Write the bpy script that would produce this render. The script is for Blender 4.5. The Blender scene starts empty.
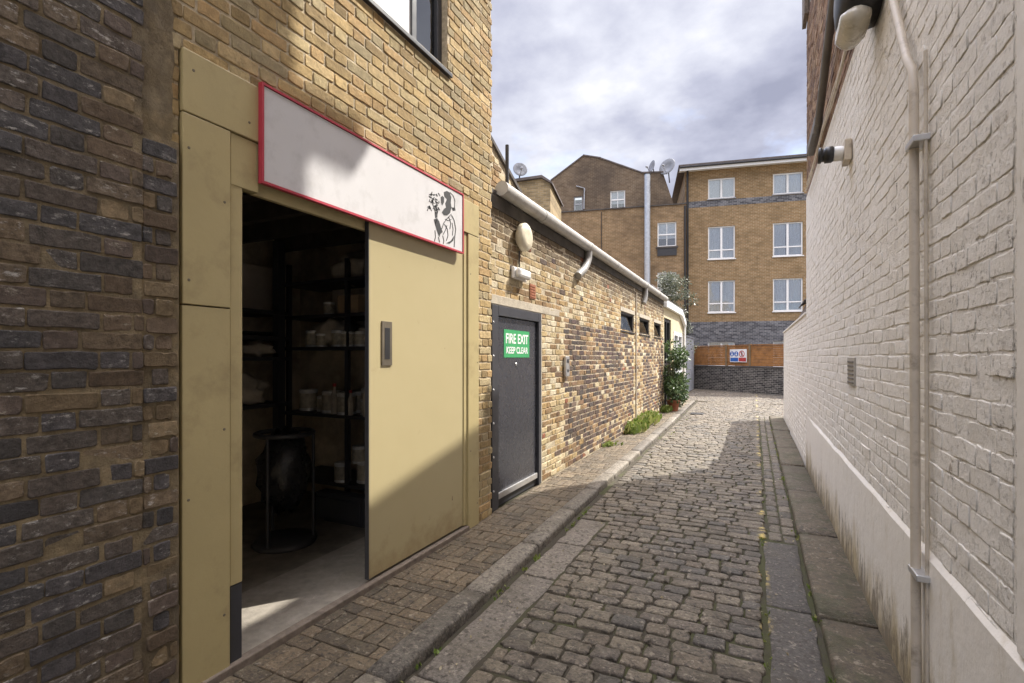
import bpy, bmesh, math, random
from mathutils import Vector, noise, Matrix
R = random.Random(7)
S = bpy.context.scene
COL = S.collection
rad = math.radians

# ------------------------------------------------------------------ node / material helpers
class NT:
    def __init__(s, tree): s.t = tree
    def n(s, typ, **kw):
        nd = s.t.nodes.new(typ)
        ins = kw.pop('i', {})
        for k, v in kw.items(): setattr(nd, k, v)
        for k, v in ins.items(): s.set(nd, k, v)
        return nd
    def set(s, nd, k, v):
        sock = nd.inputs[k]
        if hasattr(v, 'links'): s.t.links.new(v, sock)
        elif isinstance(v, (tuple, list)) and sock.type == 'RGBA' and len(v) == 3: sock.default_value = (*v, 1)
        else: sock.default_value = v
    def noise(s, vec, scale, detail=4, rough=.6):
        return s.n('ShaderNodeTexNoise', i={'Vector': vec, 'Scale': scale, 'Detail': detail, 'Roughness': rough}).outputs['Fac']
    def ramp(s, fac, stops, interp='LINEAR'):
        r = s.n('ShaderNodeValToRGB', i={'Fac': fac}); cr = r.color_ramp; cr.interpolation = interp
        while len(cr.elements) < len(stops): cr.elements.new(.5)
        for e, (p, c) in zip(cr.elements, stops):
            e.position = p; e.color = (c, c, c, 1) if isinstance(c, (int, float)) else (*c, 1)
        return r.outputs['Color']
    def mix(s, fac, a, b, bt='MIX'):
        m = s.n('ShaderNodeMix', data_type='RGBA', blend_type=bt)
        s.set(m, 0, fac); s.set(m, 6, a); s.set(m, 7, b); return m.outputs[2]
    def math(s, op, a, b=0.0, clamp=False):
        m = s.n('ShaderNodeMath', operation=op, use_clamp=clamp); s.set(m, 0, a); s.set(m, 1, b); return m.outputs[0]
    def bump(s, h, strength=.5, dist=.01, normal=None):
        b = s.n('ShaderNodeBump', i={'Height': h, 'Strength': strength, 'Distance': dist})
        if normal: s.set(b, 'Normal', normal)
        return b.outputs[0]
    def obj(s): return s.n('ShaderNodeTexCoord').outputs['Object']
    def sep(s, v):
        q = s.n('ShaderNodeSeparateXYZ', i={0: v}); return q.outputs

def newmat(name):
    m = bpy.data.materials.new(name); m.use_nodes = True
    nt = NT(m.node_tree); return m, nt, nt.t.nodes['Principled BSDF']

def mat(name, col, rough=.6, metal=0, var=.12, scale=6, bump=.0, bscale=60, dirt=None, dscale=1.5, dlo=.52, dhi=.7, spec=None):
    """plain surface with fine tonal variation, optional dirt colour in noise patches, optional bump"""
    m, n, p = newmat(name); o = n.obj()
    a = n.noise(o, scale, 5)
    c = n.mix(n.ramp(a, [(.3, 0), (.7, 1)]), tuple(x * (1 - var) for x in col), tuple(min(1, x * (1 + var)) for x in col))
    if dirt:
        c = n.mix(n.ramp(n.noise(o, dscale, 8, .7), [(dlo, 0), (dhi, 1)]), c, dirt)
    n.set(p, 'Base Color', c); p.inputs['Metallic'].default_value = metal
    n.set(p, 'Roughness', n.math('ADD', n.math('MULTIPLY', n.noise(o, scale * 3), .25), rough - .12))
    if spec is not None: p.inputs['Specular IOR Level'].default_value = spec
    if bump: n.set(p, 'Normal', n.bump(n.noise(o, bscale, 6, .7), bump, .01))
    return m

def brickmat(name, cols, rough=.88, fine=.35, eff=None, efflo=.56, effhi=.66, effscale=9, bump=.6, soot=None, sootlo=.5, sootscale=.9):
    """individually built bricks: a colour per brick (random per island) and worn speckle on each"""
    m, n, p = newmat(name); o = n.obj()
    rnd = n.n('ShaderNodeNewGeometry').outputs['Random Per Island']
    k = len(cols)
    c = n.ramp(rnd, [(i / k, q) for i, q in enumerate(cols)], 'CONSTANT')
    rnd2 = n.math('FRACT', n.math('MULTIPLY', rnd, 37.13))
    c = n.mix(1.0, c, n.ramp(rnd2, [(0, .78), (1, 1.2)]), 'MULTIPLY')
    f = n.noise(o, 28, 8, .75)
    c = n.mix(1.0, c, n.ramp(f, [(.28, 1 - fine), (.72, 1 + fine)]), 'MULTIPLY')
    if soot:
        c = n.mix(n.ramp(n.noise(o, sootscale, 6, .65), [(sootlo, 0), (sootlo + .2, .85)]), c, soot)
    if name == 'stock_brick':  # shade under the gutter, plus soot, painted into the brick towards the wall top
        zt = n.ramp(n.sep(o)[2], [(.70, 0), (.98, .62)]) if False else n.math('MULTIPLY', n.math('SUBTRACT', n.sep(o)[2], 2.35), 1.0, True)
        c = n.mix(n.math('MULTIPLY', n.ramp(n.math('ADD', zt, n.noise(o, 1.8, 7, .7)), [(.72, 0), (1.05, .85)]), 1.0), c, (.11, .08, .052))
    if eff:
        sv = n.n('ShaderNodeMapping', i={'Vector': o, 'Scale': (1, 1, 2.4)}).outputs[0]
        e = n.ramp(n.noise(sv, effscale, 9, .78), [(efflo, 0), (effhi, 1)])
        e = n.math('MULTIPLY', e, n.ramp(rnd2, [(.25, 0), (.7, .8)]))
        c = n.mix(e, c, eff)
    n.set(p, 'Base Color', c); p.inputs['Roughness'].default_value = rough
    p.inputs['Specular IOR Level'].default_value = .25
    h = n.math('ADD', n.noise(o, 55, 8, .75), n.noise(o, 16, 4))
    n.set(p, 'Normal', n.bump(h, bump, .008))
    return m

def farbrick(name, ud, cols, mortar, dark=None, darklo=.5):
    """brickwork for distant walls, laid out along the wall direction"""
    m, n, p = newmat(name); g = n.n('ShaderNodeNewGeometry').outputs['Position']
    u = n.n('ShaderNodeVectorMath', operation='DOT_PRODUCT', i={0: g, 1: (ud[0], ud[1], 0)}).outputs['Value']
    v = n.n('ShaderNodeCombineXYZ', i={0: u, 1: n.sep(g)[2]}).outputs[0]
    b = n.n('ShaderNodeTexBrick', i={'Vector': v, 'Scale': 1.0, 'Mortar Size': .010, 'Brick Width': .225, 'Row Height': .075,
            'Color1': cols[0], 'Color2': cols[1], 'Mortar': mortar, 'Bias': 0.0})
    # second layer of per-brick tone
    b2 = n.n('ShaderNodeTexBrick', i={'Vector': v, 'Scale': 1.0, 'Mortar Size': .0, 'Brick Width': .225, 'Row Height': .075,
            'Color1': (.68, .66, .65), 'Color2': (1.28, 1.25, 1.2), 'Mortar': (1, 1, 1), 'Bias': -.1}, offset=.5)
    c = n.mix(1.0, b.outputs['Color'], b2.outputs['Color'], 'MULTIPLY')
    c = n.mix(1.0, c, n.ramp(n.noise(g, 1.6, 9, .8), [(.32, .78), (.68, 1.22)]), 'MULTIPLY')
    if dark: c = n.mix(n.ramp(n.noise(g, .45, 7, .7), [(darklo, 0), (darklo + .2, .7)]), c, dark)
    n.set(p, 'Base Color', c); p.inputs['Roughness'].default_value = .9; p.inputs['Specular IOR Level'].default_value = .2
    n.set(p, 'Normal', n.bump(b.outputs['Fac'], .4, -.01))
    return m

def glassmat(name, tint=(.9, .93, .95), refl=.10):
    m, n, p = newmat(name)
    out = n.t.nodes['Material Output']
    tr = n.n('ShaderNodeBsdfTransparent', i={'Color': tint}); gl = n.n('ShaderNodeBsdfGlossy', i={'Color': (.95, .97, 1), 'Roughness': .03})
    w = n.n('ShaderNodeBump', i={'Height': n.noise(n.obj(), 2.2, 2), 'Strength': .06, 'Distance': .05})
    n.set(gl, 'Normal', w.outputs[0])
    fr = n.n('ShaderNodeFresnel', i={'IOR': 1.5})
    fac = n.math('ADD', fr.outputs[0], refl, True)
    mx = n.n('ShaderNodeMixShader', i={0: fac, 1: tr.outputs[0], 2: gl.outputs[0]})
    n.t.links.new(mx.outputs[0], out.inputs['Surface']); return m

# ------------------------------------------------------------------ mesh helpers
class FR:
    """wall frame: u along the wall, z up, o outwards"""
    def __init__(s, ox, oy, ux, uy):
        l = math.hypot(ux, uy); s.ox, s.oy, s.ux, s.uy = ox, oy, ux / l, uy / l; s.nx, s.ny = s.uy, -s.ux
    def p(s, u, z, o=0): return (s.ox + s.ux * u + s.nx * o, s.oy + s.uy * u + s.ny * o, z)

class MB:
    def __init__(s): s.v, s.f, s.m, s.s = [], [], [], []
    def add(s, vs, fs, mi=0, smooth=False):
        b = len(s.v); s.v.extend(vs)
        for f in fs: s.f.append([b + i for i in f]); s.m.append(mi); s.s.append(smooth)
    def quad(s, a, b, c, d, mi=0): s.add([a, b, c, d], [(0, 1, 2, 3)], mi)
    def hexa(s, v, mi=0): s.add(v, [(3, 2, 1, 0), (4, 5, 6, 7), (0, 1, 5, 4), (1, 2, 6, 5), (2, 3, 7, 6), (3, 0, 4, 7)], mi)
    def box(s, x0, x1, y0, y1, z0, z1, mi=0):
        s.hexa([(x0, y0, z0), (x1, y0, z0), (x1, y1, z0), (x0, y1, z0), (x0, y0, z1), (x1, y0, z1), (x1, y1, z1), (x0, y1, z1)], mi)
    def fb(s, fr, u0, u1, z0, z1, o0, o1, mi=0):
        P = fr.p   # o0 = back, o1 = front
        s.hexa([P(u0, z0, o1), P(u1, z0, o1), P(u1, z0, o0), P(u0, z0, o0), P(u0, z1, o1), P(u1, z1, o1), P(u1, z1, o0), P(u0, z1, o0)], mi)
    def prism(s, fr, poly, o0, o1, mi=0):
        k = len(poly); P = fr.p
        a = sum(poly[i][0] * poly[(i + 1) % k][1] - poly[(i + 1) % k][0] * poly[i][1] for i in range(k))
        if a < 0: poly = poly[::-1]
        v = [P(u, z, o1) for u, z in poly] + [P(u, z, o0) for u, z in poly]
        f = [tuple(range(k)), tuple(range(2 * k - 1, k - 1, -1))] + [(i, i + k, (i + 1) % k + k, (i + 1) % k) for i in range(k)]
        s.add(v, f, mi)
    def tube(s, pts, r, n=10, mi=0, caps=True, smooth=True):
        pts = [Vector(p) for p in pts]; rs = r if isinstance(r, list) else [r] * len(pts)
        vs = []; ref = None
        for i, p in enumerate(pts):
            t = ((pts[min(i + 1, len(pts) - 1)] - pts[max(i - 1, 0)])).normalized()
            if ref is None: ref = Vector((0, 0, 1)) if abs(t.z) < .9 else Vector((1, 0, 0))
            x = (ref - t * ref.dot(t)).normalized(); y = t.cross(x); ref = x
            for k in range(n):
                a = 2 * math.pi * k / n; vs.append(tuple(p + (x * math.cos(a) + y * math.sin(a)) * rs[i]))
        fs = [(i * n + k, i * n + (k + 1) % n, (i + 1) * n + (k + 1) % n, (i + 1) * n + k) for i in range(len(pts) - 1) for k in range(n)]
        s.add(vs, fs, mi, smooth)
        if caps:
            s.add(vs[:n], [tuple(range(n - 1, -1, -1))], mi); s.add(vs[-n:], [tuple(range(n))], mi)
    def lathe(s, c, prof, axis=(0, 0, 1), n=20, mi=0):
        """prof: list of (r, h) along axis from c"""
        ax = Vector(axis).normalized(); ref = Vector((0, 0, 1)) if abs(ax.z) < .9 else Vector((1, 0, 0))
        x = (ref - ax * ref.dot(ax)).normalized(); y = ax.cross(x); c = Vector(c); vs = []
        for r, h in prof:
            for k in range(n):
                a = 2 * math.pi * k / n; vs.append(tuple(c + ax * h + (x * math.cos(a) + y * math.sin(a)) * r))
        fs = [(i * n + k, i * n + (k + 1) % n, (i + 1) * n + (k + 1) % n, (i + 1) * n + k) for i in range(len(prof) - 1) for k in range(n)]
        s.add(vs, fs, mi, True)
        s.add(vs[:n], [tuple(range(n - 1, -1, -1))], mi); s.add(vs[-n:], [tuple(range(n))], mi)
    def blob(s, c, rx, ry, rz, seed=0, amp=.25, fq=2.0, mi=0, sub=3):
        bm = bmesh.new(); bmesh.ops.create_icosphere(bm, subdivisions=sub, radius=1)
        bm.verts.index_update(); vs = []
        for v in bm.verts:
            k = 1 + amp * noise.noise(v.co * fq + Vector((seed * 7.1, seed, 3)))
            vs.append((c[0] + v.co.x * rx * k, c[1] + v.co.y * ry * k, c[2] + v.co.z * rz * k))
        s.add(vs, [[q.index for q in f.verts] for f in bm.faces], mi, True); bm.free()
    def leaf(s, p, d, size, mi=0):
        d = Vector(d).normalized(); r = Vector((R.gauss(0, 1), R.gauss(0, 1), R.gauss(0, 1)))
        w = d.cross(r).normalized(); nrm = d.cross(w); p = Vector(p); L = size; W = size * .3
        s.add([tuple(p), tuple(p + d * L * .45 + w * W + nrm * W * .25), tuple(p + d * L), tuple(p + d * L * .45 - w * W + nrm * W * .25)], [(0, 1, 2), (0, 2, 3)], mi)

WL = {}
def link(mb, name, mats, off, bevel=0):
    me = bpy.data.meshes.new(name); off = Vector(off)
    me.from_pydata([(v[0] - off.x, v[1] - off.y, v[2] - off.z) for v in mb.v], [], mb.f)
    mats = mats if isinstance(mats, (list, tuple)) else [mats]
    for m in mats: me.materials.append(m)
    me.polygons.foreach_set('material_index', mb.m); me.polygons.foreach_set('use_smooth', mb.s); me.update()
    o = bpy.data.objects.new(name, me); COL.objects.link(o)
    if bevel:
        b = o.modifiers.new('bevel', 'BEVEL'); b.width = bevel; b.segments = 2; b.limit_method = 'ANGLE'; b.angle_limit = rad(40)
    return o
def tag(o, label, cat, group=None, kind=None):
    if label: o['label'] = label
    if cat: o['category'] = cat
    if group: o['group'] = group
    if kind: o['kind'] = kind
    return o
def thing(name, label, cat, loc, group=None):
    o = bpy.data.objects.new(name, None); COL.objects.link(o); o.location = loc; o.empty_display_size = .2
    WL[o] = loc; return tag(o, label, cat, group)
def part(mb, name, mats, parent, bevel=0, label=None):
    o = link(mb, name, mats, WL[parent], bevel); o.parent = parent; WL[o] = WL[parent]
    if label: o['label'] = label
    return o
def single(mb, name, mats, label, cat, loc, group=None, bevel=0):
    o = link(mb, name, mats, loc, bevel); o.location = loc; WL[o] = loc; return tag(o, label, cat, group)
def struct(mb, name, mats, bevel=0):
    o = link(mb, name, mats, (0, 0, 0), bevel); o['kind'] = 'structure'; WL[o] = (0, 0, 0); return o
def stuff(mb, name, mats, label, cat):
    o = link(mb, name, mats, (0, 0, 0)); return tag(o, label, cat, kind='stuff')

def wall_holes(mb, fr, u0, u1, z0, z1, holes, o=0, depth=.12, mi=0, rmi=None):
    us = sorted({u0, u1, *[min(max(h[k], u0), u1) for h in holes for k in (0, 1)]})
    zs = sorted({z0, z1, *[min(max(h[k], z0), z1) for h in holes for k in (2, 3)]})
    for a, b in zip(us, us[1:]):
        for c, d in zip(zs, zs[1:]):
            um, zm = (a + b) / 2, (c + d) / 2
            if any(h[0] < um < h[1] and h[2] < zm < h[3] for h in holes): continue
            mb.quad(fr.p(a, c, o), fr.p(b, c, o), fr.p(b, d, o), fr.p(a, d, o), mi)
    rm = mi if rmi is None else rmi
    for a, b, c, d in holes:
        P = fr.p; k = o - depth
        mb.quad(P(a, c, o), P(a, d, o), P(a, d, k), P(a, c, k), rm); mb.quad(P(b, d, o), P(b, c, o), P(b, c, k), P(b, d, k), rm)
        mb.quad(P(a, d, o), P(b, d, o), P(b, d, k), P(a, d, k), rm); mb.quad(P(b, c, o), P(a, c, o), P(a, c, k), P(b, c, k), rm)

def bricks(mb, fr, u0, u1, z0, z1, holes=(), bond='F', proud=.008, jit=.0015, matf=None, keep=None, H=.075, L=.225, joint=.010, o=0, tilt=.0015, rr=None):
    rr = rr or R
    k = 0; z = z0
    while z + H * .5 < z1:
        zb, zt = z + joint / 2, min(z + H - joint / 2, z1)
        zc = (zb + zt) / 2
        free = [(u0, u1)]
        for h in holes:
            if h[2] < zc < h[3]:
                nf = []
                for a, b in free:
                    if h[1] <= a or h[0] >= b: nf.append((a, b)); continue
                    if h[0] > a: nf.append((a, h[0]))
                    if h[1] < b: nf.append((h[1], b))
                free = nf
        if bond == 'F':
            seq = [L, L / 2]; pos = u0 - (L * .75 if k % 2 else 0) - L * 1.5
        else:
            seq = [L]; pos = u0 - (L / 2 if k % 2 else 0)
        pos += rr.uniform(-.015, .015); q = 0
        while pos < u1:
            w = seq[q % len(seq)]; q += 1
            a, b = pos + joint / 2, pos + w - joint / 2; pos += w
            for fa, fb_ in free:
                ca, cb = max(a, fa), min(b, fb_)
                if cb - ca < .03: continue
                if keep and not keep((ca + cb) / 2, zc): continue
                mi = matf((ca + cb) / 2, zc) if matf else 0
                j = lambda s=1.0: rr.gauss(0, jit * s)
                x0, x1, y0, y1 = ca + j(), cb + j(), zb + j(), zt + j()
                c = .0035 + abs(j(1.2))
                xm = [x0 + (x1 - x0) * t for t in (.33, .67)]
                out = [(x0 + c, y0 + j()), (xm[0], y0 + j()), (xm[1], y0 + j()), (x1 - c, y0 + j()), (x1, y0 + c), (x1 + j(), y1 - c), (x1 - c, y1 + j()),
                       (xm[1], y1 + j()), (xm[0], y1 + j()), (x0 + c, y1 + j()), (x0, y1 - c), (x0 + j(), y0 + c)]
                cx, cy = (x0 + x1) / 2, (y0 + y1) / 2
                pr = proud + rr.gauss(0, tilt); t1, t2 = rr.gauss(0, tilt), rr.gauss(0, tilt)
                vs = [fr.p(x, y, o - .003) for x, y in out]
                for ins, dp in ((.001, .70), (.0045, 1.0)):
                    for x, y in out:
                        dx, dy = cx - x, cy - y; l = math.hypot(dx, dy) or 1
                        X = x + math.copysign(min(ins, abs(dx)), dx); Y = y + math.copysign(min(ins, abs(dy)), dy)
                        vs.append(fr.p(X, Y, o + pr * dp + t1 * (x - cx) / (x1 - x0 + .01) + t2 * (y - cy) / H))
                fs = [(r * 12 + i, r * 12 + (i + 1) % 12, (r + 1) * 12 + (i + 1) % 12, (r + 1) * 12 + i) for r in (0, 1) for i in range(12)]
                fs.append(tuple(range(24, 36)))
                mb.add(vs, fs[:-1], mi, True); mb.f.append([len(mb.v) - 12 + i for i in range(12)]); mb.m.append(mi); mb.s.append(False)
        z += H; k += 1

def text(body, fr, u, z, o, size, m, parent, name='lettering', width=None, align='CENTER'):
    cu = bpy.data.curves.new('t', 'FONT'); cu.body = body; cu.size = size; cu.align_x = align; cu.align_y = 'CENTER'; cu.extrude = .0008
    cu.offset = size * .018
    ob = bpy.data.objects.new('t', cu); COL.objects.link(ob)
    dg = bpy.context.evaluated_depsgraph_get(); me = bpy.data.meshes.new_from_object(ob.evaluated_get(dg))
    bpy.data.objects.remove(ob)
    xs = [v.co.x for v in me.vertices]; sx = (width / (max(xs) - min(xs))) if width else 1
    mb = MB(); mb.add([fr.p(u + v.co.x * sx, z + v.co.y, o + v.co.z) for v in me.vertices], [tuple(p.vertices) for p in me.polygons])
    return part(mb, name, m, parent)

# ------------------------------------------------------------------ materials
M = {}
M['yellow'] = brickmat('yellow_brick', [(0.3956, 0.2852, 0.138), (0.3404, 0.2438, 0.115), (0.4324, 0.322, 0.1702), (0.3036, 0.2162, 0.1058), (0.3864, 0.3036, 0.1656), (0.368, 0.2484, 0.1196), (0.3312, 0.2668, 0.1564)], fine=.34, soot=(.17, .12, .07), sootlo=.57, bump=.9)
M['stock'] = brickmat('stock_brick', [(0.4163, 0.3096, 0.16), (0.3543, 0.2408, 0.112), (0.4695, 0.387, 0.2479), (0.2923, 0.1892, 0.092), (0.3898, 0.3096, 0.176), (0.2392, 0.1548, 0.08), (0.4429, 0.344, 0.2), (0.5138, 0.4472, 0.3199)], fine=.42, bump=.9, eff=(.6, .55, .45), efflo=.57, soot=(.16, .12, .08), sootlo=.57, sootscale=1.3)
M['blackb'] = brickmat('sooty_brick', [(0.0722, 0.0587, 0.0534), (0.1116, 0.0813, 0.0653), (0.1706, 0.1063, 0.0653), (0.0919, 0.0625, 0.057), (0.2494, 0.1625, 0.0891), (0.1313, 0.0938, 0.0712)], fine=.35, eff=(.4, .35, .28), efflo=.6)
M['redb'] = brickmat('red_brick', [(.22, .085, .05), (.26, .11, .065)], fine=.3)
M['darkb'] = brickmat('dark_brick', [(0.0964, 0.0858, 0.0782), (0.1205, 0.0988, 0.0831), (0.154, 0.1196, 0.0855), (0.0803, 0.0754, 0.0758), (0.1741, 0.13, 0.0855), (0.1044, 0.0884, 0.0758), (0.0884, 0.0806, 0.0807)],
                      fine=.6, eff=(.60, .57, .53), efflo=.555, effhi=.65, effscale=18, bump=1.4)
M['darkb2'] = brickmat('brown_end_brick', [(.17, .125, .075), (.13, .095, .065), (.2, .15, .09), (.11, .085, .07)], fine=.5, eff=(.5, .46, .38), efflo=.58, bump=.9)
M['mort'] = mat('lime_mortar', (.46, .385, .27), .95, var=.3, scale=30, bump=.6, bscale=120, dirt=(.22, .17, .11))
M['mortd'] = mat('dirty_mortar', (.215, .165, .095), .95, var=.35, scale=22, bump=.9, bscale=90, dirt=(.085, .068, .048), dlo=.45)
M['brownb'] = brickmat('brown_brick', [(.20, .12, .075), (.25, .16, .10), (.16, .10, .07), (.28, .19, .12)], fine=.3)
M['mortb'] = mat('grey_mortar', (.30, .26, .21), .95, var=.2, scale=20, bump=.4)

def whitebrick():
    m, n, p = newmat('white_painted_brick'); o = n.obj(); z = n.sep(o)[2]
    c = n.mix(n.noise(o, 3, 6), (.80, .75, .665), (.87, .83, .755))
    mp = n.n('ShaderNodeMapping', i={'Vector': o, 'Scale': (1, 1, .35)}).outputs[0]
    c = n.mix(n.ramp(n.noise(mp, 2.6, 8, .72), [(.56, 0), (.78, .45)]), c, (.58, .51, .41))
    patch = n.ramp(n.noise(o, 1.7, 6, .7), [(.44, 0), (.62, 1)])
    pit = n.ramp(n.noise(o, 42, 7, .8), [(.555, 0), (.60, .8)])
    c = n.mix(n.math('MULTIPLY', pit, patch), c, (.34, .28, .21))
    st = n.n('ShaderNodeMapping', i={'Vector': o, 'Scale': (1, 1, .12)}).outputs[0]
    c = n.mix(n.ramp(n.noise(st, 9, 6, .7), [(.64, 0), (.78, .3)]), c, (.42, .35, .26))
    c = n.mix(n.ramp(n.noise(o, 7, 6, .75), [(.64, 0), (.70, .75)]), c, (.29, .225, .16))
    n.set(p, 'Base Color', c); p.inputs['Roughness'].default_value = .62; p.inputs['Specular IOR Level'].default_value = .3
    h = n.math('ADD', n.math('MULTIPLY', n.noise(o, 60, 8, .75), .9), n.math('MULTIPLY', n.noise(o, 13, 5), 1.6))
    h = n.math('SUBTRACT', h, n.math('MULTIPLY', pit, .35))
    n.set(p, 'Normal', n.bump(h, .8, .010)); return m
M['white'] = whitebrick()
def plinthmat():
    m, n, p = newmat('painted_render'); o = n.obj(); z = n.sep(o)[2]
    c = n.mix(n.noise(o, 2.2, 7, .65), (.76, .72, .65), (.84, .80, .73))
    mp = n.n('ShaderNodeMapping', i={'Vector': o, 'Scale': (1, 1, .3)}).outputs[0]
    hgt = n.math('MULTIPLY', n.math('SUBTRACT', .42, z), 1.1, True)
    st = n.ramp(n.math('ADD', n.noise(mp, 5, 8, .75), n.math('MULTIPLY', hgt, .7)), [(.56, 0), (.82, .85)])
    c = n.mix(st, c, (.44, .35, .18))
    st2 = n.ramp(n.math('ADD', n.noise(mp, 11, 8, .8), n.math('MULTIPLY', hgt, .45)), [(.60, 0), (.72, .85)])
    c = n.mix(st2, c, (.17, .14, .10))
    n.set(p, 'Base Color', c); p.inputs['Roughness'].default_value = .6
    n.set(p, 'Normal', n.bump(n.noise(o, 9, 7, .6), .45, .012)); return m
M['plinth'] = plinthmat()

M['cream'] = mat('olive_cream_paint', (.42, .345, .175), .42, var=.05, scale=2.5, bump=.1, bscale=25, dirt=(.27, .21, .105), dscale=3.2, dlo=.52, dhi=.80)
def doormat_():
    m, n, p = newmat('cream_sheet_door'); o = n.obj(); z = n.sep(o)[2]
    c = n.mix(n.noise(o, 2.0, 5), (.40, .335, .185), (.435, .37, .215))
    low = n.math('MULTIPLY', n.math('SUBTRACT', .45, z), 1.6, True)
    d = n.ramp(n.math('ADD', n.noise(o, 4, 8, .72), n.math('MULTIPLY', low, .45)), [(.62, 0), (.95, .75)])
    c = n.mix(d, c, (.24, .165, .075))
    c = n.mix(n.ramp(n.noise(o, 13, 3, .5), [(.755, 0), (.775, .9)]), c, (.12, .07, .04))
    n.set(p, 'Base Color', c); p.inputs['Roughness'].default_value = .38
    n.set(p, 'Normal', n.bump(n.noise(o, 1.6, 3), .25, .02)); return m
M['door'] = doormat_()
M['bronze'] = mat('dull_metal', (.16, .135, .10), .5, metal=.4, var=.2)
M['black'] = mat('black_paint', (.02, .02, .022), .45)
M['charcoal'] = mat('charcoal_gloss_paint', (.036, .037, .045), .26, var=.08, scale=3, dirt=(.05, .049, .054), dscale=1.2, dlo=.5, dhi=.95)
M['charframe'] = mat('charcoal_frame_paint', (.042, .043, .05), .4, dirt=(.08, .075, .07), dscale=6, dlo=.6)
M['alu'] = mat('aluminium', (.62, .62, .62), .35, metal=.8)
M['steel'] = mat('galvanised_steel', (.55, .57, .60), .38, metal=.75, var=.15, scale=9)
M['whitep'] = mat('white_plastic', (.72, .71, .68), .4, var=.05, dirt=(.5, .46, .38), dscale=5, dlo=.58)
M['gutter'] = mat('grey_white_plastic', (.43, .415, .385), .45, var=.08, scale=8, dirt=(.33, .30, .25), dscale=5, dlo=.5, dhi=.75)
M['swan'] = mat('weathered_grey_plastic', (.30, .29, .27), .5, dirt=(.16, .15, .13), dscale=6)
M['lampw'] = mat('yellowed_plastic', (.62, .56, .42), .5, dirt=(.45, .38, .25), dscale=9, dlo=.5)
M['signw'] = mat('sign_white', (.57, .56, .57), .42, var=.03, scale=2, dirt=(.44, .43, .43), dscale=5, dlo=.52, dhi=.78)
M['signr'] = mat('sign_red', (.42, .035, .06), .45)
M['ink'] = mat('sign_ink', (.03, .03, .033), .6)
M['green'] = mat('sign_green', (.045, .33, .12), .4, var=.06)
M['letter'] = mat('sign_letter_white', (.8, .8, .8), .5)
M['blue'] = mat('sign_blue', (.03, .12, .42), .45)
M['red'] = mat('sign_red_band', (.45, .05, .05), .45)
M['conc'] = mat('concrete', (.25, .225, .19), .9, var=.2, scale=14, bump=.35, bscale=70, dirt=(.2, .175, .14), dscale=3)
M['lintel'] = mat('cement_lintel', (.42, .37, .29), .92, var=.15, scale=14, bump=.5, bscale=60, dirt=(.28, .23, .17), dscale=4)
M['timber'] = mat('weathered_timber', (.15, .12, .095), .85, var=.3, scale=22, bump=.4)
M['inwall'] = mat('store_wall', (.48, .41, .31), .9, var=.25, scale=6, bump=.5, bscale=30, dirt=(.30, .24, .17), dscale=2.5)
M['indark'] = mat('store_dark', (.075, .064, .052), .9, var=.3)
M['infloor'] = mat('store_floor_concrete', (.16, .14, .115), .9, var=.3, bump=.3, dirt=(.08, .068, .055), dscale=2)
M['rackm'] = mat('rack_steel', (.035, .035, .04), .5)
M['board'] = mat('whiteboard_panel', (.62, .54, .46), .6)
M['tin'] = mat('paint_tin', (.7, .7, .68), .35, metal=.3, var=.2, scale=20)
M['tinlab'] = mat('tin_label', (.42, .38, .30), .6, var=.35, scale=25)
M['bag'] = mat('black_plastic_bag', (.018, .018, .02), .28, bump=.5, bscale=20)
M['sack'] = mat('cloth_sack', (.44, .39, .32), .9, var=.25, scale=8, bump=.5, bscale=40)
M['card'] = mat('cardboard', (.42, .30, .18), .85, var=.15)
M['crate'] = mat('dark_crate', (.04, .042, .05), .6)
M['yel'] = mat('yellow_tube', (.55, .36, .04), .5)
M['glass'] = glassmat('window_glass')
M['glassd'] = glassmat('dark_glass', (.35, .37, .4), .06)
M['curtain'] = mat('net_curtain', (.86, .86, .88), .9, var=.1, scale=12)
M['blind'] = mat('white_blind', (.78, .79, .8), .7, var=.04)
M['upvc'] = mat('white_window_frame', (.80, .80, .80), .35, var=.03)
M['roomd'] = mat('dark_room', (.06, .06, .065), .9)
M['slate'] = mat('roof_slate', (.12, .10, .095), .85, var=.25, scale=5, bump=.4)
M['felt'] = mat('roofing_felt', (.085, .075, .07), .95, var=.3, scale=8, bump=.5)
M['grey'] = mat('grey_render', (.34, .35, .38), .85, var=.1, scale=3, dirt=(.24, .24, .26), dscale=2, bump=.2)
M['dish'] = mat('dish_grey', (.21, .215, .23), .55, var=.15)
M['annex'] = mat('cream_render', (.58, .49, .32), .85, var=.08, scale=4, bump=.25, dirt=(.45, .36, .22), dscale=2)
M['fencew'] = mat('orange_fence_wood', (.31, .14, .04), .75, var=.35, scale=5, bump=.3)
M['post'] = mat('fence_post_wood', (.20, .14, .08), .85, var=.3)
M['terra'] = mat('terracotta', (.30, .11, .055), .8, var=.2)
M['bark'] = mat('bark', (.11, .085, .06), .95, bump=.5)
M['spot'] = mat('black_plastic', (.018, .018, .02), .4)
M['lens'] = mat('frosted_lens', (.52, .48, .39), .25, var=.15, scale=8, dirt=(.3, .26, .2), dscale=9)
M['pipeg'] = mat('painted_conduit', (.56, .49, .39), .5, var=.1, dirt=(.3, .25, .19), dscale=7)
M['piped'] = mat('grey_downpipe', (.13, .12, .11), .5, var=.2)
M['ventg'] = mat('vent_grille', (.40, .37, .32), .7)
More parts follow.
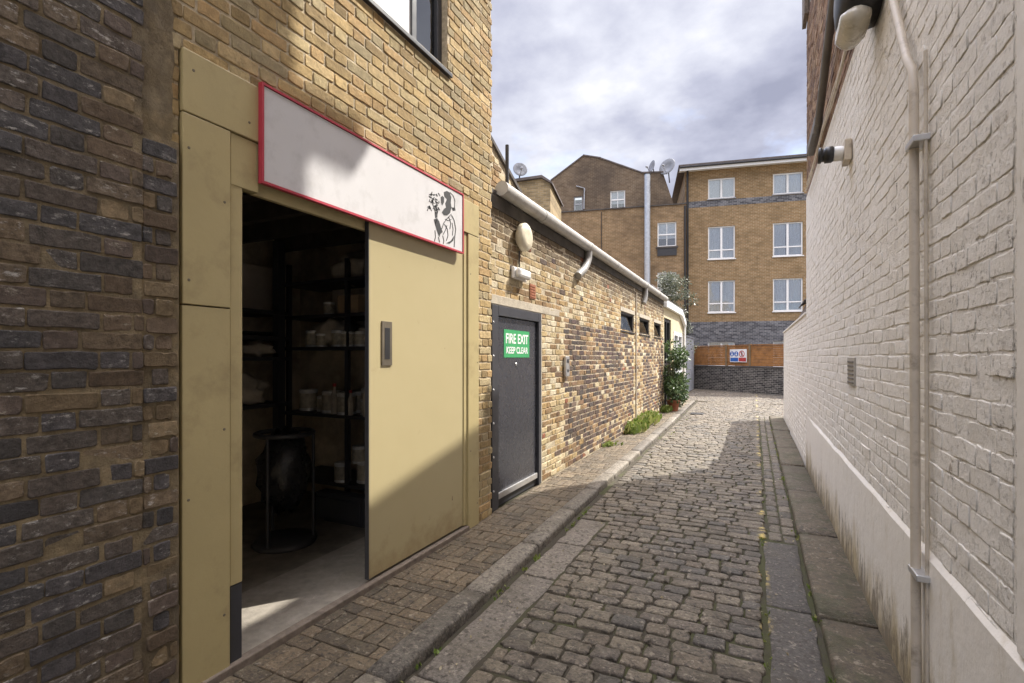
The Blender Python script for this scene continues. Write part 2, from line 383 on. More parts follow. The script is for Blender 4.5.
def leafmat(name, cols):
    m, n, p = newmat(name); rnd = n.n('ShaderNodeNewGeometry').outputs['Random Per Island']
    k = len(cols) - 1
    c = n.ramp(rnd, [(i / k, q) for i, q in enumerate(cols)])
    n.set(p, 'Base Color', c); p.inputs['Roughness'].default_value = .4
    out = n.t.nodes['Material Output']
    tl = n.n('ShaderNodeBsdfTranslucent', i={'Color': c}); mx = n.n('ShaderNodeMixShader', i={0: .3, 1: p.outputs[0], 2: tl.outputs[0]})
    n.t.links.new(mx.outputs[0], out.inputs['Surface']); return m
M['leaf'] = leafmat('glossy_leaf', [(.03, .06, .018), (.05, .09, .025), (.075, .12, .04), (.12, .16, .07)])
M['leafg'] = leafmat('grey_green_leaf', [(.06, .075, .045), (.10, .115, .075), (.15, .16, .11), (.19, .2, .15)])
M['weed'] = leafmat('weed_leaf', [(.11, .17, .03), (.18, .25, .05), (.26, .31, .08), (.3, .29, .12)])

M['litter'] = leafmat('dry_leaf', [(.42, .36, .22), (.30, .24, .13), (.5, .45, .33)])
def settmat(name, cols, moss=.0, paint=True):
    m, n, p = newmat(name); o = n.obj(); rnd = n.n('ShaderNodeNewGeometry').outputs['Random Per Island']
    k = len(cols)
    c = n.ramp(rnd, [(i / k, q) for i, q in enumerate(cols)], 'CONSTANT')
    r2 = n.math('FRACT', n.math('MULTIPLY', rnd, 91.7))
    c = n.mix(1.0, c, n.ramp(r2, [(0, .82), (1, 1.2)]), 'MULTIPLY')
    c = n.mix(1.0, c, n.ramp(n.noise(o, 48, 6, .8), [(.34, .5), (.66, 1.5)]), 'MULTIPLY')
    c = n.mix(n.ramp(n.noise(o, 27, 5, .65), [(.545, 0), (.60, .8)]), c, (.050, .042, .034))
    c = n.mix(n.ramp(n.noise(o, 24, 5, .7), [(.575, 0), (.63, .5)]), c, (.36, .32, .25))
    if moss: c = n.mix(n.ramp(n.noise(o, 3.1, 8, .75), [(.47, 0), (.58, moss)]), c, (.058, .058, .028))
    if moss: c = n.mix(n.ramp(n.noise(o, 2.3, 7, .7), [(.60, 0), (.70, .6)]), c, (.38, .35, .29))
    c = n.mix(1.0, c, n.ramp(n.noise(o, 9, 6, .7), [(.3, .78), (.72, 1.2)]), 'MULTIPLY')
    c = n.mix(n.ramp(n.noise(o, 1.4, 7, .72), [(.50, 0), (.68, .6)]), c, (.085, .07, .045))
    if paint:
        x = n.sep(o)[0]
        band = n.math('SUBTRACT', 1.0, n.math('MULTIPLY', n.math('ABSOLUTE', n.math('SUBTRACT', x, .055)), 22), True)
        pf = n.math('MULTIPLY', n.math('MULTIPLY', band, n.ramp(n.noise(o, 1.9, 3), [(.50, 0), (.58, 1)])), n.ramp(n.noise(o, 16, 8, .75), [(.49, 0), (.54, 1)]))
        c = n.mix(pf, c, (.62, .48, .14))
    n.set(p, 'Base Color', c)
    n.set(p, 'Roughness', n.math('ADD', n.math('MULTIPLY', n.noise(o, 12, 5), .3), .42))
    p.inputs['Specular IOR Level'].default_value = .4
    h = n.math('ADD', n.noise(o, 60, 8, .75), n.math('MULTIPLY', n.noise(o, 18, 4), 1.5))
    n.set(p, 'Normal', n.bump(h, .9, .012)); return m
M['sett'] = settmat('granite_sett', [(0.1269, 0.107, 0.0816), (0.1486, 0.1253, 0.0936), (0.1088, 0.0929, 0.0749), (0.1704, 0.1443, 0.107), (0.1196, 0.1, 0.0789), (0.1378, 0.1126, 0.0836), (0.0979, 0.088, 0.0749)])
M['paver'] = settmat('clay_paver', [(0.1192, 0.0908, 0.0601), (0.1409, 0.1066, 0.0696), (0.1047, 0.0826, 0.057), (0.1553, 0.1204, 0.0791)], paint=False)
M['kerb'] = settmat('granite_kerb', [(0.1757, 0.1556, 0.1287), (0.202, 0.1795, 0.1496), (0.1496, 0.1331, 0.1122)], paint=False)
M['kerbr'] = settmat('stained_kerb', [(0.1012, 0.0796, 0.0544), (0.1249, 0.0979, 0.0647), (0.0877, 0.0704, 0.0492)], moss=.85, paint=False)
M['slab'] = settmat('granite_slab', [(0.182, 0.1588, 0.1332), (0.2052, 0.1781, 0.151), (0.1626, 0.1433, 0.1223)], paint=False)
M['slabr'] = settmat('dark_slab', [(0.102, 0.0898, 0.0782), (0.1156, 0.1006, 0.085), (0.0918, 0.083, 0.0748)], paint=True)
def jointmat():
    m, n, p = newmat('mossy_joints'); o = n.obj()
    c = n.mix(n.noise(o, 25, 6, .7), (.034, .029, .021), (.075, .062, .043))
    x = n.sep(o)[0]
    mo = n.ramp(n.math('ADD', n.noise(o, 2.2, 7, .7), n.math('MULTIPLY', x, .05)), [(.40, 0), (.54, .9)])
    c = n.mix(mo, c, n.mix(n.noise(o, 60, 3), (.035, .038, .014), (.085, .088, .03)))
    n.set(p, 'Base Color', c); p.inputs['Roughness'].default_value = .95
    n.set(p, 'Normal', n.bump(n.noise(o, 130, 6, .8), .9, .01)); return m
M['joint'] = jointmat()
M['ground'] = mat('ground_earth', (.13, .115, .09), .95, var=.3, scale=2, bump=.3, bscale=20)

# ------------------------------------------------------------------ ground, road, pavement
def ring_stone(mb, out, ztop, depth, dome=.004, sh=.010, mi=0, slope=(0, 0)):
    k = len(out); cx = sum(p[0] for p in out) / k; cy = sum(p[1] for p in out) / k
    vs = []
    for ins, dz in ((-.002, -depth), (.0, -sh), (sh * .35, -sh * .28), (sh * 1.1, 0)):
        for x, y in out:
            dx, dy = cx - x, cy - y; l = math.hypot(dx, dy) or 1
            X, Y = x + dx / l * ins, y + dy / l * ins
            vs.append((X, Y, ztop + dz + (slope[0] * (X - cx) + slope[1] * (Y - cy)) + noise.noise((X * 9, Y * 9, 1)) * .0025))
    # inner ring, gently domed
    for x, y in out:
        X, Y = x + (cx - x) * .5, y + (cy - y) * .5
        vs.append((X, Y, ztop + dome + (slope[0] * (X - cx) + slope[1] * (Y - cy)) + noise.noise((X * 14, Y * 14, 4)) * .003))
    fs = [(r * k + i, r * k + (i + 1) % k, (r + 1) * k + (i + 1) % k, (r + 1) * k + i) for r in range(4) for i in range(k)]
    fs.append(tuple(range(4 * k, 5 * k))); mb.add(vs, fs, mi, True)
def rect_out(x0, x1, y0, y1, c=.014, j=.004):
    g = lambda: R.gauss(0, j)
    xm, ym = (x0 + x1) / 2, (y0 + y1) / 2
    p = [(x0 + c, y0), (xm, y0), (x1 - c, y0), (x1 - c * .3, y0 + c * .3), (x1, y0 + c), (x1, ym), (x1, y1 - c), (x1 - c * .3, y1 - c * .3), (x1 - c, y1), (xm, y1), (x0 + c, y1), (x0 + c * .3, y1 - c * .3),
         (x0, y1 - c), (x0, ym), (x0, y0 + c), (x0 + c * .3, y0 + c * .3)]
    return [(x + g(), y + g()) for x, y in p]

g = MB(); g.quad((-400, -400, -.16), (400, -400, -.16), (400, 400, -.16), (-400, 400, -.16)); struct(g, 'ground', M['ground'])
xk = lambda y: -1.57 - .0205 * (y - 2)            # road-side edge of the left kerb
ZR = -.048
road = MB()
def camber(x, y):
    t = max(-1, min(1, (x + .6) / 1.0)); return .032 * (1 - t * t) + .004 * noise.noise((x * .9, y * .7, 2))
nx_, ny_ = 40, 150
jx = [-8] + [-1.9 + 2.4 * i / nx_ for i in range(nx_ + 1)] + [8]; jy = [-3] + [-.6 + 28 * i / ny_ for i in range(ny_ + 1)] + [34]
road.add([(x_, y_, -.063 + (camber(x_, y_) if -1.3 < x_ < .34 and y_ < 19 else .012 if y_ > 19 else 0)) for y_ in jy for x_ in jx],
         [(i * len(jx) + k, i * len(jx) + k + 1, (i + 1) * len(jx) + k + 1, (i + 1) * len(jx) + k) for i in range(len(jy) - 1) for k in range(len(jx) - 1)], 1, True)
y = -.6; row = 0
while y < 27.5:
    pitch = R.uniform(.102, .132) if y < 16 else R.uniform(.12, .15)
    xl = (-1.27 if y < 4.72 else xk(y) + .06) if y < 19.2 else -3.6
    xr = (.045 if y < 4.85 else .09) if y < 14.9 else 3.4
    x = xl + R.uniform(-.09, 0); last = False
    wob = R.uniform(0, 6)
    while x < xr - .05:
        w = R.choice([.12, .145, .16, .175, .19, .21, .235]) * R.uniform(.92, 1.08)
        x1 = x + w
        if xr - x1 < .09: x1 = xr + R.uniform(-.015, .01)
        a = max(x, xl)
        if x1 - a > .05:
            yo = .010 * math.sin(a * 2.3 + wob) + .008 * noise.noise((a * 1.3, y, 7))
            gx = .007
            out = rect_out(a + gx, x1 - gx, y + .007 + yo + R.gauss(0, .0025), y + pitch - .007 + yo + R.gauss(0, .0025), c=R.uniform(.010, .022), j=.004)
            xm = (a + x1) / 2
            ring_stone(road, out, ZR + (camber(xm, y) if y < 19 else .02) + R.gauss(0, .0025), .035, dome=R.uniform(.001, .004), sh=.0085,
                       slope=(R.gauss(0, .014), R.gauss(0, .016)))
        x = x1
    y += pitch; row += 1
# setts laid lengthwise in the right channel beyond the slabs
for x0, x1 in ((.10, .215), (.215, .335)):
    y = 4.9
    while y < 14.9:
        l = R.uniform(.17, .27)
        ring_stone(road, rect_out(x0 + .007, x1 - .007, y + .008, y + l - .008, .016, .004), ZR + .004 + R.gauss(0, .003), .035, .004, .012, slope=(R.gauss(0, .02), R.gauss(0, .02)))
        y += l
# granite wheel slabs either side near the camera
def slabs(x0, x1, ys, mi):
    for a, b in zip(ys, ys[1:]):
        out = []
        n = 8; e = lambda: R.gauss(0, .006)
        for i in range(n + 1): out.append((x0 + e(), a + .008 + (b - a - .016) * (1 - i / n)))
        for i in range(n + 1): out.append((x1 + e(), a + .008 + (b - a - .016) * i / n))
        ring_stone(road, out, ZR + .006 + R.gauss(0, .002), .04, .002, .010, mi)
slabs(-1.54, -1.29, [-.6, .9, 2.05, 3.35, 4.05, 4.74], 2)
slabs(.07, .315, [-.6, .9, 1.75, 2.7, 3.6, 4.86], 3)
struct(road, 'road', [M['sett'], M['joint'], M['slab'], M['slabr']])

# left pavement: clay pavers, base sheet, kerb
pv = MB()
pv.quad((-2.45, -3, -.016), (-1.6, -3, -.016), (-1.9, 19.2, -.016), (-2.45, 19.2, -.016), 1)
y = -.5; r = 0
while y < 19:
    xr = xk(y) - .165
    if r % 3 == 2:   # soldier course
        x = xr
        while x > -2.34:
            w = .100
            ring_stone(pv, rect_out(max(x - w + .003, -2.36), x - .003, y + .003, y + .197, .006, .0015), R.gauss(-.001, .0012), .02, .001, .005, slope=(R.gauss(0, .006), R.gauss(0, .006)))
            x -= w
        y += .2
    else:
        x = xr - (R.uniform(.02, .1) if r % 2 else 0)
        if r % 2: ring_stone(pv, rect_out(x + .003, xr - .003, y + .003, y + .097, .005, .0015), 0, .02, .001, .005)
        while x > -2.34:
            w = .2
            ring_stone(pv, rect_out(max(x - w + .003, -2.36), x - .003, y + .003, y + .097, .006, .0015), R.gauss(-.001, .0012), .02, .001, .005, slope=(R.gauss(0, .006), R.gauss(0, .006)))
            x -= w
        y += .1
    r += 1
struct(pv, 'pavement', [M['paver'], M['joint']])
kb = MB()
def kerbstone(mb, xf0, xf1, w, a, b, zt, zb, side=1):
    """long stone with rounded road-side arris; xf = road-side edge at each end; side=+1 road lies towards +x"""
    n = 7
    prof = [(-w, zb), (-w, zt - .006), (-w + .008, zt), (-.05, zt + .001), (-.016, zt - .002), (-.005, zt - .009), (0, zt - .024), (.002, zt - .055), (.006, zb)]
    vs = []
    for i in range(n + 1):
        t = i / n; yy = a + .006 + (b - a - .012) * t; xf = xf0 + (xf1 - xf0) * t
        endr = .006 if i in (0, n) else 0
        for dx, zz in prof:
            k = noise.noise((yy * 4, dx * 30, zz * 20)) * .006
            vs.append((xf + side * (dx + k), yy, zz - endr + k * .4))
    m = len(prof); fs = []
    for i in range(n):
        for q in range(m - 1):
            f = (i * m + q, (i + 1) * m + q, (i + 1) * m + q + 1, i * m + q + 1)
            fs.append(f if side > 0 else f[::-1])
    e0, e1 = tuple(range(m)), tuple(n * m + q for q in range(m - 1, -1, -1))
    fs += [e0, e1] if side > 0 else [e0[::-1], e1[::-1]]
    mb.add(vs, fs, 0, True)
y = -.7
while y < 18.7:
    l = R.uniform(.75, 1.15) if y > 3 else (1.3 if y < 1.2 else .95)
    b = min(y + l, 18.8)
    kerbstone(kb, xk(y) + R.gauss(0, .006), xk(b) + R.gauss(0, .006), .16, y, b, .006 + R.gauss(0, .003), -.14); y = b
kb.box(-2.6, -1.95, 18.81, 18.96, -.14, .004)
o = struct(kb, 'kerb', M['kerb'])
kr = MB(); y = -.7
while y < 15:
    l = R.uniform(1.1, 1.7); b = min(y + l, 15.02)
    kerbstone(kr, .345 + R.gauss(0, .005), .345 + R.gauss(0, .005), .31, y, b, -.012 + R.gauss(0, .004), -.14, -1); y = b
struct(kr, 'right_kerb', M['kerbr'])
dg = MB(); dg.box(-1.62, -1.28, 14.6, 14.95, -.05, -.018)
for i in range(6): dg.box(-1.60 + i * .052, -1.575 + i * .052, 14.62, 14.93, -.018, -.012)
single(dg, 'drain_grate', M['rackm'], 'small dark iron drain grate in the cobbles near the far kerb end', 'drain', (-1.45, 14.8, -.085))

b = MB()
for k in range(330):
    x, y_ = R.choice(((-1.555, 1), (.332, 1), (.06, 0)))[0] + R.gauss(0, .008), .8 + 13 * R.random() ** 1.6
    if noise.noise((y_ * 1.7, x * 3, 2)) < -.05: continue
    for q in range(4): b.leaf((x + R.gauss(0, .012), y_ + R.gauss(0, .02), -.058), (R.gauss(0, .6), R.gauss(0, .6), 1), R.uniform(.02, .045))
stuff(b, 'joint_moss', M['weed'], 'low moss and tiny weeds in the joints beside both kerbs', 'moss')
b = MB()
for k in range(170):
    x = R.choice((R.uniform(-1.5, -1.3), R.uniform(-1.5, .3), R.uniform(.08, .33))); y_ = .8 + 11 * R.random() ** 1.5
    b.leaf((x, y_, -.020 + (.002 if x < -1.28 or x > .06 else camber(x, y_) + .004) - .018), (R.gauss(0, 1), R.gauss(0, 1), .12), R.uniform(.012, .03))
stuff(b, 'leaf_litter', M['litter'], 'small pale flecks of leaf litter scattered over the cobbles', 'litter')
# ------------------------------------------------------------------ left: dark brick wall
FL = FR(-2.33, 0, 0, 1)
FD = FR(-2.30, 0, 0, 1)
dw = thing('brick_wall', 'dark sooty brick wall with white stains, left of the yellow door frame', 'wall', (-2.4, .6, 0))
b = MB(); b.fb(FD, -2, 1.20, -.16, 8.5, -.5, 0, 2); b.fb(FD, 1.20, 1.352, -.16, 2.5, -.25, -.004, 2)
bricks(b, FD, -1.2, 1.205, 0, 5.2, proud=.0042, jit=.0018, tilt=.0018, joint=.0095, matf=lambda u, z: 1 if (u > 1.1 and R.random() < .5) or R.random() < .06 else 0)
bricks(b, FD, 1.205, 1.345, 0, 2.5, proud=.006, jit=.002, tilt=.003, matf=lambda u, z: 1 if R.random() < .6 else 0, o=-.004, L=.15)
part(b, 'wall', [M['darkb'], M['darkb2'], M['mortd']], dw)
b = MB()   # smeared mortar where the two walls meet
vs = []
for i in range(45):
    for k in range(9):
        u, z = 1.195 + k * .021, 2.48 + i * .06
        vs.append(FD.p(u, z, -.012 - .02 * (k > 6) + .014 * noise.noise((u * 22, z * 9, 0)) + .006 * noise.noise((u * 70, z * 50, 2))))
b.add(vs, [(i * 9 + k, i * 9 + k + 1, (i + 1) * 9 + k + 1, (i + 1) * 9 + k) for i in range(44) for k in range(8)], 0, True)
part(b, 'mortar_repair', M['mortd'], dw)

# ------------------------------------------------------------------ shop building
sb = thing('shop_building', 'tall yellow brick building with a cream boarded store entrance', 'building', (-2.6, 2.8, 0))
SH = (1.365, 4.06, -.2, 2.955)           # opening of the store front
SW = (2.2, 3.55, 3.94, 5.5)              # upper window
b = MB()
wall_holes(b, FL, 1.205, 4.32, -.16, 9.8, [SH, SW], 0, .16, 1)
b.quad((-2.33, 4.32, -.16), (-6, 4.32, -.16), (-6, 4.32, 9.8), (-2.33, 4.32, 9.8), 1)
b.quad((-6, 1.3, 9.8), (-2.33, 1.3, 9.8), (-2.33, 4.32, 9.8), (-6, 4.32, 9.8), 1)
b.quad((-6, 1.18, -.16), (-6, 4.32, -.16), (-6, 4.32, 9.8), (-6, 1.18, 9.8), 1)
b.quad((-6, 1.18, 3.2), (-2.331, 1.18, 3.2), (-2.331, 1.18, 9.8), (-6, 1.18, 9.8), 1)
bricks(b, FL, 1.215, 4.335, 0, 6.2, [SH, SW], 'F', .006, .0017, tilt=.0016, joint=.011)
part(b, 'wall', [M['yellow'], M['mort']], sb)
# window
w = MB(); F = FL; a0, a1, z0, z1 = SW
for (u0, u1, c, d) in ((a0, a1, z0, z0 + .06), (a0, a1, z1 - .06, z1), (a0, a0 + .06, z0 + .06, z1 - .06), (a1 - .07, a1, z0 + .06, z1 - .06), (3.14, 3.2, z0 + .06, z1 - .06)):
    w.fb(F, u0 + .001, u1 - .001, c + .001, d - .001, -.12, -.055)
win = part(w, 'window', M['charframe'], sb, .004)
w = MB(); w.fb(F, a0 + .06, a1 - .07, z0 + .06, z1 - .06, -.092, -.086); part(w, 'pane', M['glass'], win)
w = MB(); w.fb(F, a0 + .06, 3.14, z0 + .06, z1 - .06, -.082, -.072); part(w, 'blind', M['blind'], win)
w = MB(); w.fb(F, a0 - .01, a1 + .03, z0 - .035, z0 - .001, -.1, .035); part(w, 'sill', M['charframe'], win, .004)
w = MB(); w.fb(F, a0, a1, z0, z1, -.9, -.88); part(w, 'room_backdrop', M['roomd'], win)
# cream boarded surround: separate boards
w = MB()
def board(u0, u1, z0, z1, o1, o0=-.06): w.fb(F, u0, u1, z0, z1, o0, o1)
board(1.372, 1.80, 2.66, 2.945, .022); board(1.80, 3.60, 2.62, 2.945, .016); board(3.60, 4.05, 2.66, 2.95, .022)
board(1.372, 1.60, 1.79, 2.655, .020); board(1.372, 1.60, .0, 1.785, .017)
board(1.605, 1.672, .42, 2.655, .008); board(1.605, 1.76, 2.40, 2.655, .012)
board(3.86, 4.05, .0, 2.655, .020); board(3.805, 3.855, 0.05, 2.655, .006)
board(1.605, 3.805, 2.40, 2.62, -.03)
sur = part(w, 'door_surround', M['cream'], sb, .004)
for u, z, o_ in ((1.42, 2.86, .022), (1.70, 2.74, .022), (1.40, 2.5, .02), (1.57, 2.3, .02), (1.40, 1.9, .02), (1.57, 1.2, .017), (1.40, .9, .017), (1.57, .3, .017), (3.9, 2.3, .02), (4.02, 1.5, .02), (3.9, .7, .02), (4.02, .2, .02)):
    q = MB(); q.lathe(F.p(u, z, o_), [(.007, 0), (.006, .0015)], (1, 0, 0), 8); part(q, 'screw', M['bronze'], sur)
w = MB(); w.fb(F, 1.61, 1.672, .02, .415, -.055, .004); part(w, 'jamb_repair', M['charframe'], sb, .003)
# sliding door panel
w = MB(); w.fb(F, 2.60, 3.80, .055, 2.50, -.025, -.003); sd = part(w, 'sliding_door', M['door'], sb, .004)
w = MB(); w.fb(F, 2.725, 2.83, 1.49, 1.80, -.004, .006)
w.fb(F, 2.75, 2.805, 1.535, 1.755, .006, .008, 1); part(w, 'pull_handle', [M['bronze'], M['black']], sd, .002)
w = MB(); w.fb(F, 2.592, 2.598, .055, 2.5, -.03, .001); part(w, 'edge_trim', M['rackm'], sd)
w = MB(); w.fb(F, 1.40, 3.86, -.02, .038, -.02, .035); part(w, 'door_track', M['timber'], sb, .006)
w = MB(); w.box(-2.98, -2.352, 1.40, 4.2, -.05, .028); part(w, 'threshold', M['conc'], sb, .004)
# room behind
w = MB(); X0, X1, Y0, Y1, Z0, Z1 = -4.75, -2.49, 1.22, 4.15, .012, 2.86
w.quad((X0, Y0, Z0), (X1 + .15, Y0, Z0), (X1 + .15, Y1, Z0), (X0, Y1, Z0)); part(w, 'store_floor', M['infloor'], sb)
w = MB()
w.quad((X0, Y0, Z0), (X0, Y1, Z0), (X0, Y1, Z1), (X0, Y0, Z1)); w.quad((X0, Y1, Z0), (X1, Y1, Z0), (X1, Y1, Z1), (X0, Y1, Z1))
w.quad((X1, Y0, Z0), (X0, Y0, Z0), (X0, Y0, Z1), (X1, Y0, Z1)); part(w, 'store_wall', M['inwall'], sb)
w = MB(); w.quad((X0, Y1, Z1), (X1, Y1, Z1), (X1, Y0, Z1), (X0, Y0, Z1))
for k in range(6): w.box(X0, X1, 1.4 + k * .48, 1.46 + k * .48, Z1 - .16, Z1 - .002)
part(w, 'store_ceiling', M['indark'], sb)

# store contents
t = thing('shelf_rack', 'black steel shelving along the side wall of the dark store, stacked with tins', 'shelving', (-3.5, 3.8, .012))
for x in (-4.35, -3.55, -2.75):
    b = MB(); b.box(x, x + .04, 3.62, 3.66, .012, 2.5); part(b, 'post', M['rackm'], t)
for z in (.33, .99, 1.65, 1.97, 2.31):
    b = MB(); b.box(-4.4, -2.6, 3.6, 4.13, z - .03, z); part(b, 'shelf', M['rackm'], t)
t = thing('storage_rack', 'open dark rack with pipes on brackets against the back wall of the store', 'shelving', (-4.5, 2.8, .012))
for y in (2.25, 3.42):
    b = MB(); b.box(-4.30, -4.22, y, y + .08, .012, 2.7); part(b, 'post', M['rackm'], t)
for z in (1.1, 1.55, 1.75, 2.0):
    b = MB(); b.box(-4.72, -4.2, 1.6, 3.56, z - .035, z); part(b, 'shelf', M['rackm'], t)
for k in range(5):
    b = MB(); zz = 1.78 + k * .012; b.tube([(-4.30 - .07 * k, 1.7, 1.78), (-4.35 - .06 * k, 3.5, 1.78)], .018, 8)
    single(b, 'pipe_length', M['rackm'], 'long dark pipe lying on the upper rack shelf in the store', 'pipe', (-4.3 - .07 * k, 2.6, 1.77), 'pipes lying on the store rack')
b = MB(); b.box(-4.66, -4.62, 3.0, 3.75, 2.02, 2.5); single(b, 'display_board', M['board'], 'pale panel with faint writing leaning on the back rack of the store', 'panel', (-4.64, 3.4, 2.0), bevel=.01)
b = MB(); b.box(-4.15, -3.65, 4.05, 4.09, 1.98, 2.28); single(b, 'cardboard_sheet', M['board'], 'pale sheet standing on the side shelf behind the rack post', 'panel', (-3.9, 4.07, 1.97), bevel=.004)
def tin(x, y, z, r, h, label, group):
    t = thing('paint_tin', label, 'paint tin', (x, y, z), group)
    b = MB(); b.lathe((x, y, z), [(r, 0), (r, h * .08), (r * .97, h * .1), (r * .97, h * .9), (r, h * .92), (r, h)], n=16); part(b, 'body', M['tin'], t)
    b = MB(); b.lathe((x, y, z + h * .14), [(r * .985, 0), (r * .985, h * .7)], n=16); part(b, 'paper_label', M['tinlab'], t)
    b = MB(); b.lathe((x, y, z + h), [(r * .9, 0), (r * .9, .006), (r * .6, .004)], n=16); part(b, 'lid', M['tin'], t); return t
proto = tin(-3.0, 3.75, .33, .085, .19, 'dented metal paint tin on the lowest store shelf', 'paint tins on the lowest store shelf')
def clone(o, loc, label=None, group=None, sc=1):
    c = o.copy(); COL.objects.link(c); c.location = loc; c.scale = (sc, sc, sc); c.rotation_euler.z = R.uniform(0, 6)
    if label: c['label'] = label
    if group: c['group'] = group
    for ch in list(o.children):
        d = ch.copy(); COL.objects.link(d); d.parent = c
    return c
for x, y, sc in ((-3.22, 3.72, .9), (-3.42, 3.78, 1.1), (-3.65, 3.7, .95), (-3.1, 3.95, 1.2), (-3.35, 3.98, 1.0)): clone(proto, (x, y, .33), sc=sc)
for k, x in enumerate((-3.05, -3.27, -3.47)): clone(proto, (x, 3.74, .33 + .20 * (.95)), 'metal paint tin stacked on other tins below the middle store shelf', 'paint tins stacked in a second layer', .85)
for k, x in enumerate((-2.85, -3.0, -3.2, -3.38, -3.6, -3.85)): clone(proto, (x, 3.7 + .05 * (k % 2), .99), 'paint tin standing on the middle shelf of the dark store', 'paint tins on the middle store shelf', R.uniform(.75, 1.15))
def bottle(x, y, z, h, label):
    t = thing('bottle', label, 'bottle', (x, y, z), 'bottles on the middle store shelf')
    b = MB(); b.lathe((x, y, z), [(.03, 0), (.032, .01), (.037, h * .6), (.014, h * .8), (.014, h * .9)], n=14); part(b, 'body', M['sack'], t)
    b = MB(); b.lathe((x, y, z + h * .9), [(.018, 0), (.018, h * .1)], n=12); part(b, 'cap', M['red'], t); return t
bp = bottle(-2.93, 3.66, .99, .3, 'slim pale bottle with red cap among the tins on the middle store shelf')
for x, y, k in ((-3.1, 3.64, .9), (-3.28, 3.63, 1.1), (-3.72, 3.66, 1.0), (-3.5, 3.65, .8)): clone(bp, (x, y, .99), sc=k)
for x, z, w_, h_, lab in ((-3.15, 1.97, .34, .24, 'brown carton at the door end of the second highest store shelf'), (-3.55, 1.97, .26, .18, 'small carton in the middle of the second highest store shelf'), (-2.95, 2.31, .4, .3, 'large carton at the door end of the topmost store shelf')):
    b = MB(); b.box(x - w_ / 2, x + w_ / 2, 3.66, 3.98, z + .001, z + h_); b.box(x - w_ / 2 - .001, x + w_ / 2 + .001, 3.80, 3.85, z + h_, z + h_ + .002); single(b, 'carton', M['card'], lab, 'box', (x, 3.8, z), 'cartons on the store shelves', .006)
b = MB(); b.lathe((-2.78, 3.7, .33), [(.03, 0), (.03, .22), (.012, .24), (.008, .3)], n=12)
single(b, 'sealant_tube', M['yel'], 'yellow sealant tube beside the paint tins in the store', 'tube', (-2.78, 3.7, .33))
for k, (x, z, lab) in enumerate(((-2.95, 1.65, 'pale cloth bundle at the door end of the store shelf'), (-3.35, 1.65, 'pale cloth bundle in the middle of the upper store shelf'), (-3.9, 1.65, 'large pale cloth sack at the back end of the upper store shelf'), (-3.6, 2.31, 'bulky sheeting bundle on the topmost store shelf'))):
    b = MB(); s = .18 + .07 * (k > 1); b.blob((x, 3.85, z + s * .55), s, .2, s * .62, k, .5, 2.2); single(b, 'cloth_bundle', M['sack'], lab, 'cloth', (x, 3.85, z))
for k, (y, z, r, lab) in enumerate(((3.2, 1.1, .2, 'bundle of pale sheeting on the lowest shelf of the back rack'), (2.9, 1.1, .17, 'rolled pale cloth beside the sheeting on the back rack'), (3.3, 1.55, .12, 'small pale bundle on the middle shelf of the back rack'))):
    b = MB(); b.blob((-4.42, y, z + r * .6), .2, r, r * .75, 20 + k, .6, 2.3); single(b, 'cloth_bundle', M['sack'], lab, 'cloth', (-4.42, y, z))
b = MB(); b.blob((-2.86, 3.55, .20), .16, .17, .2, 9, .5, 2.4); single(b, 'cloth_sack', M['sack'], 'pale sack slumped on the store floor by the sliding door', 'sack', (-2.86, 3.55, .012))
for k in range(9): clone(proto, (-2.72 - k * .19 + R.uniform(-.03, .03), 3.84 + R.uniform(-.04, .06), .99), 'metal paint tin in the back row of the middle store shelf', 'paint tins at the back of the middle shelf', R.uniform(.8, 1.3))
for k in range(7): clone(proto, (-3.05 - k * .17, 3.68 + R.uniform(-.03, .05), 1.65), 'small paint tin in front of the cloth bundles on the upper store shelf', 'small paint tins on the upper shelf', R.uniform(.6, .9))
for k in range(6): clone(proto, (-2.8 - k * .21, 3.75 + R.uniform(-.05, .1), 1.97), 'paint tin on the second highest store shelf beside the cartons', 'paint tins beside the cartons', R.uniform(.55, .8)) if not any(abs(-2.8 - k * .21 - q) < .25 for q in (-3.15, -3.55)) else None
b = MB(); b.box(-3.75, -3.15, 3.45, 3.58, .012, .28); b.box(-3.72, -3.18, 3.43, 3.45, .05, .24); single(b, 'tool_crate', M['crate'], 'dark crate on the store floor under the shelves', 'crate', (-3.45, 3.5, .012), bevel=.01)
t = thing('bag_stand', 'round waste sack stand holding a black plastic bag inside the store', 'waste stand', (-3.5, 2.9, .012))
b = MB(); b.lathe((-3.5, 2.9, .012), [(.24, 0), (.25, .02), (.22, .05), (.05, .06)], n=24); part(b, 'base', M['rackm'], t)
b = MB(); b.tube([(-3.5 + .22 * math.cos(a), 2.9 + .22 * math.sin(a), .92) for a in [k * math.pi / 12 for k in range(25)]], .02, 8); part(b, 'hoop', M['rackm'], t)
for a in (.8, 2.9, 5.0):
    b = MB(); b.tube([(-3.5 + .22 * math.cos(a), 2.9 + .22 * math.sin(a), .05), (-3.5 + .22 * math.cos(a), 2.9 + .22 * math.sin(a), .92)], .013, 8); part(b, 'upright', M['rackm'], t)
b = MB(); b.blob((-3.5, 2.9, .62), .2, .2, .33, 5, .35, 3.0); part(b, 'plastic_bag', M['bag'], t)

